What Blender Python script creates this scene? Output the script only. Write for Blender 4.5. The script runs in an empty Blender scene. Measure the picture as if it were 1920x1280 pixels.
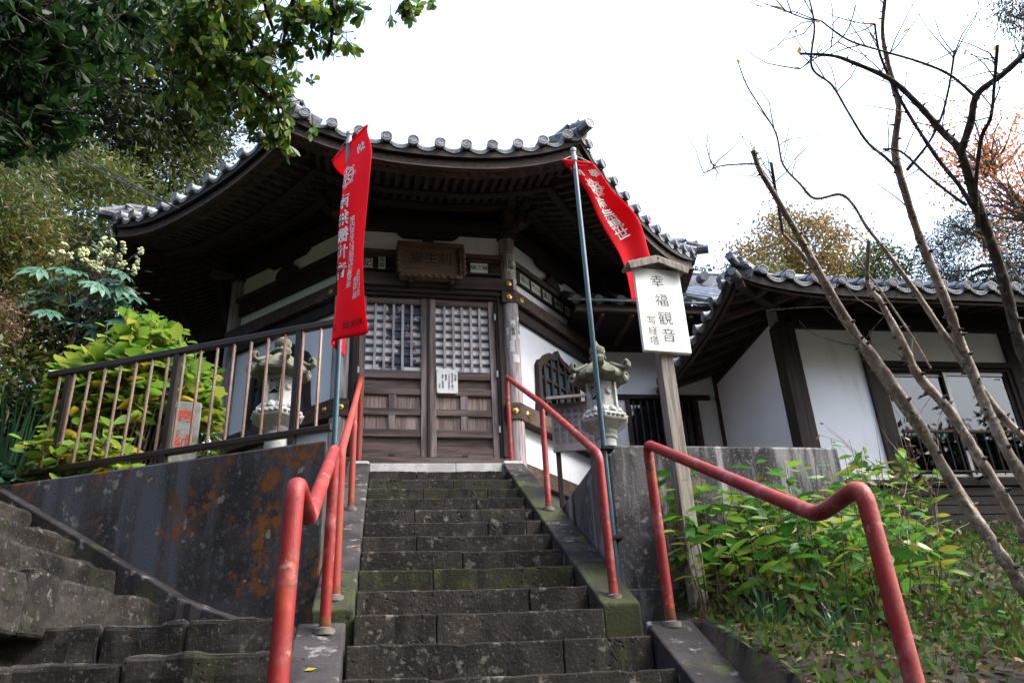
import bpy, math, random
import numpy as np
from mathutils import Vector, Matrix
random.seed(7); RNG = np.random.default_rng(7)
SC = bpy.context.scene; COL = SC.collection
R = math.radians
# ------------------------------------------------------------------ camera
cam_d = bpy.data.cameras.new('camera'); cam = bpy.data.objects.new('camera', cam_d); COL.objects.link(cam)
YAW, PIT, ROLL = 0.1657, 0.4616, -0.0534
cam_d.sensor_width = 36; cam_d.lens = 1574.4 / 1920 * 36; cam_d.clip_end = 2000; cam_d.clip_start = 0.05
_f = Vector((math.sin(YAW)*math.cos(PIT), math.cos(YAW)*math.cos(PIT), math.sin(PIT)))
_r = Vector((math.cos(YAW), -math.sin(YAW), 0)); _u = _r.cross(_f)
_r2 = math.cos(ROLL)*_r + math.sin(ROLL)*_u; _u2 = -math.sin(ROLL)*_r + math.cos(ROLL)*_u
_m = Matrix((_r2, _u2, -_f)).transposed().to_4x4(); _m.translation = (0.131, -4.289, -0.664)
cam.matrix_world = _m; SC.camera = cam
# ------------------------------------------------------------------ light: bright overcast
SUN_EL, SUN_AZ = R(52), R(112)          # azimuth clockwise from +Y
world = bpy.data.worlds.new('World'); SC.world = world; world.use_nodes = True
wn, wl = world.node_tree.nodes, world.node_tree.links
for n_ in list(wn): wn.remove(n_)
sky = wn.new('ShaderNodeTexSky'); sky.sky_type = 'NISHITA'; sky.sun_disc = False
sky.sun_elevation = SUN_EL; sky.sun_rotation = SUN_AZ; sky.air_density = 1.3; sky.dust_density = 4.0; sky.ozone_density = 1.0
hs = wn.new('ShaderNodeHueSaturation'); hs.inputs['Saturation'].default_value = 0.85
bgd = wn.new('ShaderNodeBackground'); bgd.inputs['Strength'].default_value = 0.15
wo = wn.new('ShaderNodeOutputWorld')
wl.new(sky.outputs[0], hs.inputs['Color']); wl.new(hs.outputs[0], bgd.inputs[0]); wl.new(bgd.outputs[0], wo.inputs[0])
sd = bpy.data.lights.new('sun', 'SUN'); sd.energy = 0.8; sd.angle = R(25); sd.color = (1, .985, .97)
sun = bpy.data.objects.new('sun', sd); COL.objects.link(sun)
_sd = Vector((math.sin(SUN_AZ)*math.cos(SUN_EL), math.cos(SUN_AZ)*math.cos(SUN_EL), math.sin(SUN_EL)))
sun.rotation_euler = _sd.to_track_quat('Z', 'Y').to_euler()
SC.view_settings.view_transform = 'Standard'; SC.view_settings.look = 'None'
SC.view_settings.exposure = 2.2; SC.view_settings.gamma = 1
try: SC.view_settings.use_curve_mapping = False
except Exception: pass
SC.cycles.max_bounces = 8; SC.cycles.transparent_max_bounces = 8
try: SC.cycles.use_denoising = True
except Exception: pass

# ------------------------------------------------------------------ helpers
class MB:
    """collects shapes into one mesh"""
    def __init__(s): s.v = []; s.f = []
    def add(s, v, f):
        o = len(s.v); s.v += [tuple(map(float, p)) for p in v]; s.f += [tuple(i+o for i in q) for q in f]; return s
    def box(s, a, b):
        x0, y0, z0 = a; x1, y1, z1 = b
        return s.add([(x0,y0,z0),(x1,y0,z0),(x1,y1,z0),(x0,y1,z0),(x0,y0,z1),(x1,y0,z1),(x1,y1,z1),(x0,y1,z1)],
                     [(3,2,1,0),(4,5,6,7),(0,1,5,4),(1,2,6,5),(2,3,7,6),(3,0,4,7)])
    def bar(s, p, q, w, h, up=(0,0,1)):
        p, q = Vector(p), Vector(q); d = (q-p).normalized(); u = Vector(up)
        r = d.cross(u); r = r.normalized() if r.length > 1e-6 else Vector((1,0,0)); u = r.cross(d)
        c = [r*(sx*w/2)+u*(sy*h/2) for sx, sy in ((-1,-1),(1,-1),(1,1),(-1,1))]
        return s.add([p+k for k in c]+[q+k for k in c], [(3,2,1,0),(4,5,6,7),(0,1,5,4),(1,2,6,5),(2,3,7,6),(3,0,4,7)])
    def tube(s, pts, rad, n=8, cap=True):
        pts = [Vector(p) for p in pts]
        if not hasattr(rad, '__len__'): rad = [rad]*len(pts)
        o = len(s.v); pu = None
        for i, p in enumerate(pts):
            a = pts[max(i-1,0)]; b = pts[min(i+1,len(pts)-1)]; d = (b-a).normalized()
            if pu is None: pu = d.orthogonal().normalized()
            pu = (pu - d*pu.dot(d)).normalized(); w = d.cross(pu)
            for k in range(n):
                t = 2*math.pi*k/n; s.v.append(tuple(p + (pu*math.cos(t)+w*math.sin(t))*rad[i]))
        for i in range(len(pts)-1):
            for k in range(n):
                k2 = (k+1) % n; s.f.append((o+i*n+k, o+i*n+k2, o+(i+1)*n+k2, o+(i+1)*n+k))
        if cap:
            s.f.append(tuple(o+k for k in reversed(range(n)))); e = o+(len(pts)-1)*n; s.f.append(tuple(e+k for k in range(n)))
        return s
    def lathe(s, prof, n=16, c=(0,0,0), ph=0):
        o = len(s.v)
        for r, z in prof:
            for k in range(n):
                t = ph+2*math.pi*k/n; s.v.append((c[0]+r*math.cos(t), c[1]+r*math.sin(t), c[2]+z))
        for i in range(len(prof)-1):
            for k in range(n):
                k2 = (k+1) % n; s.f.append((o+i*n+k, o+i*n+k2, o+(i+1)*n+k2, o+(i+1)*n+k))
        s.f.append(tuple(o+k for k in reversed(range(n)))); e = o+(len(prof)-1)*n; s.f.append(tuple(e+k for k in range(n)))
        return s
    def prism(s, poly, d0, d1, fr=None):
        """poly of (x,z), extruded along y from d0 to d1"""
        n = len(poly); v = [(x, d0, z) for x, z in poly]+[(x, d1, z) for x, z in poly]
        if fr: v = [fr @ Vector(p) for p in v]
        return s.add(v, [tuple(range(n)), tuple(range(2*n-1, n-1, -1))]+[(i, i+n, (i+1) % n+n, (i+1) % n) for i in range(n)])
    def xf(s, m):
        s.v = [tuple(m @ Vector(p)) for p in s.v]; return s
    def mesh(s, name, smooth=False):
        m = bpy.data.meshes.new(name); m.from_pydata(s.v, [], s.f); m.update()
        import bmesh
        bm = bmesh.new(); bm.from_mesh(m); bmesh.ops.recalc_face_normals(bm, faces=bm.faces[:]); bm.to_mesh(m); bm.free()
        if smooth: m.polygons.foreach_set('use_smooth', [True]*len(m.polygons))
        return m
    def obj(s, name, mat, parent=None, smooth=False, bevel=0, label=None):
        return link(name, s.mesh(name, smooth), mat, parent, bevel, label, smooth)
def link(name, me, mat=None, parent=None, bevel=0, label=None, smooth=False):
    o = bpy.data.objects.new(name, me); COL.objects.link(o)
    if mat is not None and len(me.materials) == 0: me.materials.append(mat)
    if parent is not None: o.parent = parent
    if bevel:
        b = o.modifiers.new('bevel', 'BEVEL'); b.width = bevel; b.segments = 2; b.limit_method = 'ANGLE'; b.angle_limit = R(40)
    if label: o['label'] = label
    if smooth and not bevel:
        try:
            me.set_sharp_from_angle(angle=R(38))
        except Exception: pass
    return o
def tag(o, label=None, cat=None, group=None, kind=None):
    for k, v in (('label', label), ('category', cat), ('group', group), ('kind', kind)):
        if v: o[k] = v
    return o
def thing(name, label, cat, loc=(0,0,0), rz=0, group=None):
    o = bpy.data.objects.new(name, None); COL.objects.link(o); o.location = loc; o.rotation_euler = (0,0,rz)
    o.empty_display_size = .1
    return tag(o, label, cat, group)
def txt(body, size, mat, parent, m, name='lettering', vertical=False, pitch=1.08, weight=0.0, sx=1.0):
    """flat lettering as mesh; m places it (x right, y up, z out of the surface)"""
    cu = bpy.data.curves.new(name, 'FONT'); cu.body = '\n'.join(body) if vertical else body
    cu.size = size; cu.align_x = 'CENTER'; cu.align_y = 'CENTER'; cu.space_line = pitch; cu.offset = weight; cu.resolution_u = 3
    to = bpy.data.objects.new('tmp', cu); COL.objects.link(to)
    me = bpy.data.meshes.new_from_object(to.evaluated_get(bpy.context.evaluated_depsgraph_get()))
    bpy.data.objects.remove(to); bpy.data.curves.remove(cu)
    me.transform(m @ Matrix.Diagonal((sx,1,1,1))); me.materials.clear()
    return link(name, me, mat, parent)
def frame(o, x, y):
    """matrix with origin o, x axis x and y axis y"""
    x = Vector(x).normalized(); z = x.cross(Vector(y)).normalized(); y = z.cross(x)
    m = Matrix((x, y, z)).transposed().to_4x4(); m.translation = Vector(o); return m

# ------------------------------------------------------------------ materials
def _ramp(nt, fac, lo, hi):
    mr = nt.nodes.new('ShaderNodeMapRange'); mr.inputs[1].default_value = lo; mr.inputs[2].default_value = hi
    mr.interpolation_type = 'SMOOTHSTEP'; nt.links.new(fac, mr.inputs[0]); return mr.outputs[0]
def _mix(nt, fac, a, b):
    mx = nt.nodes.new('ShaderNodeMix'); mx.data_type = 'RGBA'
    if hasattr(fac, 'links'): nt.links.new(fac, mx.inputs[0])
    else: mx.inputs[0].default_value = fac
    for i, c in ((6, a), (7, b)):
        if hasattr(c, 'links'): nt.links.new(c, mx.inputs[i])
        else: mx.inputs[i].default_value = (*c, 1)
    return mx.outputs[2]
def _vec(nt, stretch=(1,1,1), rnd=True, kind='Object'):
    tc = nt.nodes.new('ShaderNodeTexCoord'); v = tc.outputs[kind]
    mp = nt.nodes.new('ShaderNodeMapping'); mp.inputs['Scale'].default_value = stretch
    if rnd:
        oi = nt.nodes.new('ShaderNodeObjectInfo'); ml = nt.nodes.new('ShaderNodeMath'); ml.operation = 'MULTIPLY'; ml.inputs[1].default_value = 37.0
        nt.links.new(oi.outputs['Random'], ml.inputs[0])
        ad = nt.nodes.new('ShaderNodeVectorMath'); ad.operation = 'ADD'; nt.links.new(v, ad.inputs[0]); nt.links.new(ml.outputs[0], ad.inputs[1]); v = ad.outputs[0]
    nt.links.new(v, mp.inputs[0]); return mp.outputs[0]
def _noise(nt, v, scale, detail=5, rough=.6):
    n = nt.nodes.new('ShaderNodeTexNoise'); n.inputs['Scale'].default_value = scale; n.inputs['Detail'].default_value = detail
    n.inputs['Roughness'].default_value = rough; nt.links.new(v, n.inputs['Vector']); return n.outputs[0]
def M(name, base, alt=None, scale=4, lo=.35, hi=.65, rough=.8, bump=0, bscale=60, stretch=(1,1,1), spots=(), metal=0, spec=.4, var=0, pits=0, pscale=30, trans=0, vrnd=True):
    m = bpy.data.materials.new(name); m.use_nodes = True; nt = m.node_tree; b = nt.nodes['Principled BSDF']
    b.inputs['Roughness'].default_value = rough; b.inputs['Metallic'].default_value = metal; b.inputs['Specular IOR Level'].default_value = spec
    v = _vec(nt, stretch, vrnd); c = base
    if alt is not None: c = _mix(nt, _ramp(nt, _noise(nt, v, scale), lo, hi), base, alt)
    for sp in spots:
        col, ssc, slo, shi = sp[:4]; sv = _vec(nt, sp[4], vrnd) if len(sp) > 4 else v
        fac = _ramp(nt, _noise(nt, sv, ssc, 6, .65), slo, shi)
        if len(sp) > 5:
            mm = nt.nodes.new('ShaderNodeMath'); mm.operation = 'MULTIPLY'; nt.links.new(fac, mm.inputs[0]); nt.links.new(_ramp(nt, _noise(nt, v, *sp[5][:1], 3), *sp[5][1:]), mm.inputs[1]); fac = mm.outputs[0]
        c = _mix(nt, fac, c, col)
    if var:
        oi = nt.nodes.new('ShaderNodeObjectInfo'); mr = nt.nodes.new('ShaderNodeMapRange'); mr.inputs[3].default_value = 1-var; mr.inputs[4].default_value = 1+var
        nt.links.new(oi.outputs['Random'], mr.inputs[0]); h = nt.nodes.new('ShaderNodeHueSaturation'); nt.links.new(mr.outputs[0], h.inputs['Value'])
        if hasattr(c, 'links'): nt.links.new(c, h.inputs['Color'])
        else: h.inputs['Color'].default_value = (*c, 1)
        c = h.outputs[0]
    hgt = _noise(nt, v, bscale, 6, .7) if bump else None
    if pits:
        vo = nt.nodes.new('ShaderNodeTexVoronoi'); vo.inputs['Scale'].default_value = pscale; vo.inputs['Randomness'].default_value = 1
        wv = nt.nodes.new('ShaderNodeVectorMath'); wv.operation = 'ADD'; 
        nz = nt.nodes.new('ShaderNodeTexNoise'); nz.inputs['Scale'].default_value = 9; nt.links.new(v, nz.inputs['Vector'])
        sc = nt.nodes.new('ShaderNodeVectorMath'); sc.operation = 'SCALE'; sc.inputs['Scale'].default_value = .12; nt.links.new(nz.outputs['Color'], sc.inputs[0])
        nt.links.new(v, wv.inputs[0]); nt.links.new(sc.outputs[0], wv.inputs[1]); nt.links.new(wv.outputs[0], vo.inputs['Vector'])
        msk = _ramp(nt, _noise(nt, v, 5, 2), .5, .62)
        pit = _ramp(nt, vo.outputs['Distance'], .12, .3)
        iv = nt.nodes.new('ShaderNodeMath'); iv.operation = 'SUBTRACT'; iv.inputs[0].default_value = 1; nt.links.new(pit, iv.inputs[1])
        mu = nt.nodes.new('ShaderNodeMath'); mu.operation = 'MULTIPLY'; nt.links.new(iv.outputs[0], mu.inputs[0]); nt.links.new(msk, mu.inputs[1])
        c = _mix(nt, mu.outputs[0], c, tuple(x*.25 for x in base))
        s2 = nt.nodes.new('ShaderNodeMath'); s2.operation = 'MULTIPLY_ADD'; s2.inputs[1].default_value = -pits
        nt.links.new(mu.outputs[0], s2.inputs[0])
        if hgt is not None: nt.links.new(hgt, s2.inputs[2])
        hgt = s2.outputs[0]
    if hasattr(c, 'links'): nt.links.new(c, b.inputs['Base Color'])
    else: b.inputs['Base Color'].default_value = (*c, 1)
    if hgt is not None:
        bp = nt.nodes.new('ShaderNodeBump'); bp.inputs['Strength'].default_value = bump or .5; bp.inputs['Distance'].default_value = .01
        nt.links.new(hgt, bp.inputs['Height']); nt.links.new(bp.outputs[0], b.inputs['Normal'])
    return m
def leafmat(name, cols, trans=.35, rough=.45, spec=.4):
    """foliage: colour picked per leaf, some light comes through"""
    m = bpy.data.materials.new(name); m.use_nodes = True; nt = m.node_tree; b = nt.nodes['Principled BSDF']
    g = nt.nodes.new('ShaderNodeNewGeometry'); cr = nt.nodes.new('ShaderNodeValToRGB'); el = cr.color_ramp.elements
    while len(el) < len(cols): el.new(.5)
    for i, c in enumerate(cols): el[i].position = i/max(1, len(cols)-1); el[i].color = (*c, 1)
    nt.links.new(g.outputs['Random Per Island'], cr.inputs[0]); nt.links.new(cr.outputs[0], b.inputs['Base Color'])
    b.inputs['Roughness'].default_value = rough; b.inputs['Specular IOR Level'].default_value = spec
    t = nt.nodes.new('ShaderNodeBsdfTranslucent'); nt.links.new(cr.outputs[0], t.inputs[0])
    mx = nt.nodes.new('ShaderNodeMixShader'); mx.inputs[0].default_value = trans
    nt.links.new(b.outputs[0], mx.inputs[1]); nt.links.new(t.outputs[0], mx.inputs[2]); nt.links.new(mx.outputs[0], nt.nodes['Material Output'].inputs[0])
    return m
STEP = M('tuff_step', (.007,.0058,.0047), (.024,.0195,.0155), 4.5, .43, .58, .92, .9, 50, spots=(((.13,.12,.105), 15, .57, .66), ((.040,.052,.010), 11, .44, .66, (1,1,1), (1.7,.56,.70)), ((.007,.006,.006), 1.8, .56, .68), ((.14,.13,.12), 55, .60, .68)), pits=1.6, pscale=26, var=.18)
CHEEK = M('tuff_cheek', (.034,.030,.032), (.012,.0105,.011), 3.5, .43, .58, .9, .5, 60, spots=(((.19,.18,.175), 11, .57, .68), ((.050,.070,.012), 9, .42, .62, (1,1,1), (1.6,.54,.68)), ((.10,.10,.10), 40, .66, .76)), pits=1.2, pscale=22)
MOSSY = M('mossy_stone', (.030,.038,.011), (.019,.018,.014), 4, .4, .6, .95, .6, 50, spots=(((.15,.14,.12), 9, .6, .7),), pits=1.2, pscale=24)
GRANITE = M('white_granite', (.52,.52,.50), (.40,.40,.38), 8, .4, .6, .7, .2, 90, spots=(((.14,.11,.07), 26, .64, .70),))
STEPM = M('mossy_step', (.018,.020,.008), (.030,.026,.020), 4.5, .43, .58, .94, .9, 50, spots=(((.042,.052,.011), 9, .52, .66), ((.13,.12,.105), 17, .60, .68), ((.007,.006,.006), 2.2, .54, .64)), pits=1.6, pscale=26, var=.15)
MORTAR = M('mortar', (.17,.16,.145), (.09,.085,.075), 20, rough=.95, bump=.4)
CONC_L = M('dark_concrete', (.046,.044,.048), (.017,.016,.0165), 1.5, .42, .58, .92, .45, 55, vrnd=False, spots=(((.080,.083,.092), 26, .54, .68), ((.072,.080,.098), 1.5, .50, .64, (2.2,2.2,.22)), ((.18,.058,.006), 15, .44, .58, (1,1,1), (1.9,.50,.60)), ((.085,.045,.015), 9, .45, .6, (1,1,1), (1.3,.52,.62)), ((.20,.20,.16), 8, .62, .66), ((.10,.10,.11), 75, .60, .68)))
CONC_R = M('streaked_concrete', (.095,.092,.096), (.036,.036,.040), 1.8, .43, .57, .92, .45, 50, vrnd=False, spots=(((.30,.30,.31), 2.6, .50, .66, (2.6,2.6,.25)), ((.014,.014,.016), 1.9, .47, .60, (2.4,2.4,.3)), ((.16,.12,.09), 3.5, .55, .68), ((.22,.22,.23), 12, .58, .68), ((.20,.20,.205), 60, .57, .66)))
STEP_L = M('worn_step', (.030,.0255,.0225), (.0085,.007,.006), 3.4, .43, .58, .92, .55, 55, spots=(((.15,.14,.125), 17, .58, .70), ((.016,.019,.007), 3, .54, .66), ((.15,.14,.13), 65, .60, .68)), pits=.8, pscale=34, var=.15)
RED = M('red_paint', (.27,.016,.014), (.19,.012,.012), 6, .4, .65, .5, .25, 90, spots=(((.38,.10,.095), 6, .50, .68), ((.42,.20,.18), 15, .62, .70), ((.36,.05,.02), 4, .54, .66), ((.085,.035,.02), 14, .61, .66), ((.05,.02,.012), 40, .62, .67)))
RUST = M('rust', (.16,.055,.018), (.09,.032,.014), 18, .42, .58, .9, .5, 70, spots=(((.34,.05,.03), 9, .54, .62),))
REDOLD = M('rusty_red_paint', (.30,.040,.024), (.28,.022,.02), 6, .4, .6, .65, .3, 90, spots=(((.19,.055,.018), 10, .53, .63), ((.42,.15,.12), 7, .60, .72)))
BRONZE = M('brown_anodised_metal', (.040,.028,.022), (.028,.020,.016), 5, rough=.45, metal=.3, bump=.05)
BARMETAL = M('bronze_bar', (.58,.41,.33), (.48,.33,.26), 8, rough=.25, metal=.7)
POLE = M('blue_green_pole', (.030,.105,.135), (.024,.085,.11), 9, rough=.35, spec=.6)
POLECAP = M('grey_plastic', (.34,.38,.40), rough=.5)
CLOTH = M('red_cloth', (.80,.010,.030), (.72,.006,.022), 3, rough=.75, bump=.15, bscale=240, spec=.2)
_cn = CLOTH.node_tree; _ct = _cn.nodes.new('ShaderNodeBsdfTranslucent'); _ct.inputs[0].default_value = (.80,.010,.030,1); _cm = _cn.nodes.new('ShaderNodeMixShader'); _cm.inputs[0].default_value = .45
_cn.links.new(_cn.nodes['Principled BSDF'].outputs[0], _cm.inputs[1]); _cn.links.new(_ct.outputs[0], _cm.inputs[2]); _cn.links.new(_cm.outputs[0], _cn.nodes['Material Output'].inputs[0])
WHITEINK = M('white_print', (.82,.80,.80), (.75,.70,.70), 30, rough=.8)
DARKINK = M('dark_red_print', (.20,.008,.012), rough=.85)
SIGNINK = M('faded_sign_ink', (.06,.06,.062), (.035,.035,.036), 60, rough=.8)
INK = M('black_ink', (.018,.018,.018), rough=.8)
REDINK = M('red_engraving', (.32,.026,.012), rough=.8)
GOLD = M('gilt_metal', (.78,.50,.12), (.50,.30,.06), 20, rough=.3, metal=.9)
PLASTER = M('white_plaster', (.76,.785,.83), (.70,.725,.77), 1.4, rough=.9, bump=.06, bscale=90, vrnd=False, spots=(((.58,.585,.59), 2.4, .54, .74, (1.6,1.6,.25)), ((.50,.49,.46), 9, .64, .74)))
PLASTERG = M('grey_plaster', (.46,.46,.45), (.38,.38,.37), 2.5, rough=.92, bump=.1)
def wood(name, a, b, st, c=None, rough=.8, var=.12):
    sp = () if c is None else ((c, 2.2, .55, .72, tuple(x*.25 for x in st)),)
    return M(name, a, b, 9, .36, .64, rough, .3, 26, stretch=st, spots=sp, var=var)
WZ = wood('weathered_wood_upright', (.225,.180,.170), (.085,.062,.057), (3,3,.22), (.38,.34,.34))
WX = wood('weathered_wood_level', (.140,.102,.092), (.050,.034,.030), (.22,3,3), (.20,.165,.15))
WPAN = wood('weathered_panel_wood', (.30,.23,.20), (.13,.09,.075), (5,3,.25), (.46,.38,.34))
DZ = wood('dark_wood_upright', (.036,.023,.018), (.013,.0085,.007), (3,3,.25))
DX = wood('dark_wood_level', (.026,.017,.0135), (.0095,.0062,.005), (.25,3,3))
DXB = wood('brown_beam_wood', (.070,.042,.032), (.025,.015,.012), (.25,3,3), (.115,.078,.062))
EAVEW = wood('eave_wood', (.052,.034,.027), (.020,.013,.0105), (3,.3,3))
RAFTEND = wood('rafter_end_wood', (.20,.145,.115), (.11,.078,.062), (3,3,3))
PILW = wood('pillar_wood', (.36,.32,.32), (.16,.13,.125), (4,4,.3), (.50,.47,.48))
PLAQW = wood('plaque_wood', (.120,.072,.046), (.070,.042,.028), (.4,3,3))
TILE = M('grey_roof_tile', (.115,.125,.145), (.065,.07,.082), 6, .4, .62, .42, .15, 80, spots=(((.24,.26,.28), 7, .58, .72), ((.035,.036,.038), 5, .56, .70)), var=.15, spec=.5)
TILEEND = M('pale_roof_tile', (.21,.22,.235), (.12,.125,.135), 14, .4, .62, .5, .2, 80, spots=(((.06,.06,.062), 16, .55, .68), ((.34,.35,.36), 22, .60, .70)), var=.25)
MARKST = M('marker_stone', (.20,.205,.20), (.13,.135,.13), 14, .4, .6, .9, .35, 110, spots=(((.08,.09,.06), 5, .52, .66),))
LANT = M('lantern_granite', (.36,.37,.36), (.27,.28,.27), 18, .4, .6, .9, .35, 120, vrnd=False, spots=(((.16,.18,.13), 5, .55, .7),))
LANTM = M('lantern_mossy', (.155,.165,.125), (.085,.095,.06), 7, .4, .6, .95, .5, 90, vrnd=False, spots=(((.30,.31,.29), 6, .62, .75),))
LATT = wood('grey_lattice_wood', (.46,.42,.42), (.26,.22,.215), (3,3,.3), (.56,.53,.54))  # weathered grey, made paler for the light the lattice uprights catch
PAPER = M('paper_slip', (.62,.62,.60), (.5,.5,.48), 10, rough=.9)
WHITEB = M('white_board', (.80,.82,.78), (.70,.72,.69), 3, rough=.6, spots=(((.50,.50,.46), 5, .66, .8, (4,4,.4)),))
POSTW = wood('grey_post_wood', (.27,.245,.215), (.14,.12,.10), (5,5,.3), (.36,.34,.31))
GLASS = M('dark_glass', (.012,.016,.024), rough=.04, spec=1.0)
GLASSB = M('blue_glass', (.05,.09,.14), rough=.08, spec=1.0)
SHOJI = M('paper_screen', (.86,.88,.90), (.80,.82,.85), 3, rough=.9)
CURT = M('pale_cloth', (.82,.85,.90), (.70,.74,.80), 2.5, .4, .6, .9, spots=(((.06,.10,.17), 2.3, .50, .56),), vrnd=False)
BARK = M('grey_bark', (.115,.09,.078), (.050,.038,.032), 14, .42, .58, .9, .9, 45, spots=(((.24,.22,.20), 18, .57, .66),))
BARKD = M('dark_bark', (.032,.026,.022), (.018,.015,.013), 10, rough=.95, bump=.6, bscale=40)
BARKP = M('pale_bark', (.34,.29,.24), (.20,.155,.125), 16, .42, .58, .85, .9, 45, spots=(((.50,.46,.41), 24, .56, .64), ((.085,.065,.052), 17, .58, .66), ((.16,.17,.12), 5, .58, .68)))
SOIL = M('garden_soil', (.020,.015,.010), (.010,.008,.006), 5, rough=.95, bump=.8, bscale=30, vrnd=False, spots=(((.020,.034,.008), 2.2, .5, .66), ((.055,.034,.018), 9, .6, .72)))
# ------------------------------------------------------------------ ground
RUN, RISE, WD = .30188, .17, 1.2455
KS = RISE/RUN
C0 = Vector((-.21, .55, 0)); WA = R(65); WDIR = Vector((-math.sin(WA), math.cos(WA), 0)); WN = Vector((-math.cos(WA), -math.sin(WA), 0))
def sst(a, b, x):
    t = np.clip((x-a)/(b-a), 0, 1); return t*t*(3-2*t)
def gz(x, y):
    x = np.asarray(x, float); y = np.asarray(y, float)
    t = (x-C0.x)*WDIR.x+(y-C0.y)*WDIR.y; s = (x-C0.x)*WN.x+(y-C0.y)*WN.y
    far = 1.0+.06*np.clip(y-10, 0, 60)
    # right-hand garden slope
    g1 = np.clip(-.06+.34*y, -2.6, .11); g2 = .11+np.clip(y-.5, 0, 2.6)*.385
    gar = np.where(y < .5, g1, np.minimum(g2, far))
    gar = np.where(y > 4, far, gar)+.05*np.sin(3.1*x+1.7*y)*np.sin(2.3*y)*(y < 4)
    terr = np.where(y > .60, far, gar)
    right = np.where(x < 2.93, np.where(y > .60, terr, gar), gar)
    # left: terrace behind the wall, hillside beyond, steps in front
    hill = .72*np.clip(-x-2.75, 0, 9)+.25*np.clip(-x-11, 0, 40)
    hill = hill*(.35+.65*sst(-6, .5, y))
    left_back = far+hill
    left_front = np.clip(.6*t-.72, -.9, 9)*sst(-3.2, .2, y)+(-2.4)*(1-sst(-3.2, .2, y))
    left_front = np.where(t > 2.35, np.maximum(left_front, 1.0+hill-.9*sst(.2,1.6,s)), left_front)
    left_front = np.maximum(left_front, -1.3+.95*np.clip(-x-2.6,0,9)+.30*np.clip(y,-5,0))
    left = np.where((s < -.12), left_back, left_front)
    chan = np.minimum(KS*y-.42, 1.0); chan = np.where(y < -7, KS*-7-.42, chan); chan = np.where(y > 2.4, far, chan)
    z = np.where(x < -.23, left, np.where(x > 1.58, right, chan))
    return z
def grid(xs, ys):
    X, Y = np.meshgrid(xs, ys); Z = gz(X, Y); nx, ny = len(xs), len(ys)
    v = np.stack([X.ravel(), Y.ravel(), Z.ravel()], 1)
    i = np.arange(nx*ny).reshape(ny, nx); f = np.stack([i[:-1,:-1], i[:-1,1:], i[1:,1:], i[1:,:-1]], -1).reshape(-1, 4)
    return v, f
def npmesh(name, v, f, smooth=False):
    m = bpy.data.meshes.new(name); v = np.asarray(v, np.float32); f = np.asarray(f, np.int32); k = f.shape[1]
    m.vertices.add(len(v)); m.vertices.foreach_set('co', v.ravel()); m.loops.add(f.size); m.loops.foreach_set('vertex_index', f.ravel())
    m.polygons.add(len(f)); m.polygons.foreach_set('loop_start', np.arange(len(f), dtype=np.int32)*k); m.polygons.foreach_set('loop_total', np.full(len(f), k, np.int32))
    if smooth: m.polygons.foreach_set('use_smooth', np.ones(len(f), bool))
    m.update(calc_edges=True); return m
xs = np.concatenate([[-600,-300,-150,-80,-45], np.arange(-30,-6,1.0), np.arange(-6,8,.09), np.arange(8,30,1.0), [45,80,150,300,600]])
ys = np.concatenate([[-600,-300,-100,-50,-25], np.arange(-14,-5,.8), np.arange(-5,6,.09), np.arange(6,40,1.0), [60,90,150,300,600,1000]])
gv, gf = grid(xs, ys)
ground = link('ground', npmesh('ground', gv, gf, True), SOIL); tag(ground, 'dark garden soil and hillside ground with moss', kind='structure')

# ------------------------------------------------------------------ main stone stairs
st = thing('stone_staircase', 'steep straight flight of dark mossy tuff steps up to the hall door', 'staircase', (0,0,-3))
def under(t, o): o.parent = t; o.matrix_parent_inverse = Matrix.Translation(-Vector(t.location)); return o
cuts = {10:(.42,), 9:(.72,), 8:(.45,.98), 7:(.85,), 6:(.36,), 5:(.86,1.13), 4:(.35,), 3:(.62,), 2:(.42,), 1:(.92,), 0:(.40,), -1:(.98,), -2:(.35,), -3:(.8,), -4:(.5,)}
for i in range(-17, 11):
    xl, xr = (0, WD) if i >= 0 else (-.02, 1.385)
    if i == -1: xr = 1.385
    cs = [xl]+[xl+c for c in cuts.get(i, (random.uniform(.3,.9),))]+[xr]
    for a, b in zip(cs, cs[1:]):
        j = random.uniform(-.006,.006); k = random.uniform(-.004,.004)
        n_ = max(4, int((b-a)/.05)); v_ = []
        for q in range(n_+1):           # worn, slightly wavy nosing
            x_ = a+.0015+(b-a-.003)*q/n_; wy = random.uniform(0,.007)+(.012 if random.random() < .05 else 0); wz = random.uniform(-.004,.001)-(.009 if random.random() < .05 else 0)-.006*math.exp(-((x_-WD/2)/.35)**2)
            v_ += [(x_, i*RUN+j+wy*.4, i*RISE-.20), (x_, i*RUN+j+wy, i*RISE+k+wz), (x_, (i+1)*RUN+.06, i*RISE+k+wz*.3), (x_, (i+1)*RUN+.06, i*RISE-.20)]
        f_ = [(0,1,2,3), tuple(4*n_+q for q in (3,2,1,0))]
        for q in range(n_):
            for w_ in range(4): f_.append((4*q+w_, 4*q+4+w_, 4*q+4+(w_+1) % 4, 4*q+(w_+1) % 4))
        under(st, MB().add(v_, f_).obj('step_stone', STEPM if i in (9,8,2) and random.random() < .8 else STEP, None, bevel=.008))
for a, b in ((.0, .80), (.80, WD)):
    under(st, MB().box((a+.002, 11*RUN-.015, 1.70), (b-.002, 3.70, 1.868)).obj('threshold_stone', GRANITE, None, bevel=.006, label='pale granite threshold slab below the door'))
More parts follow.
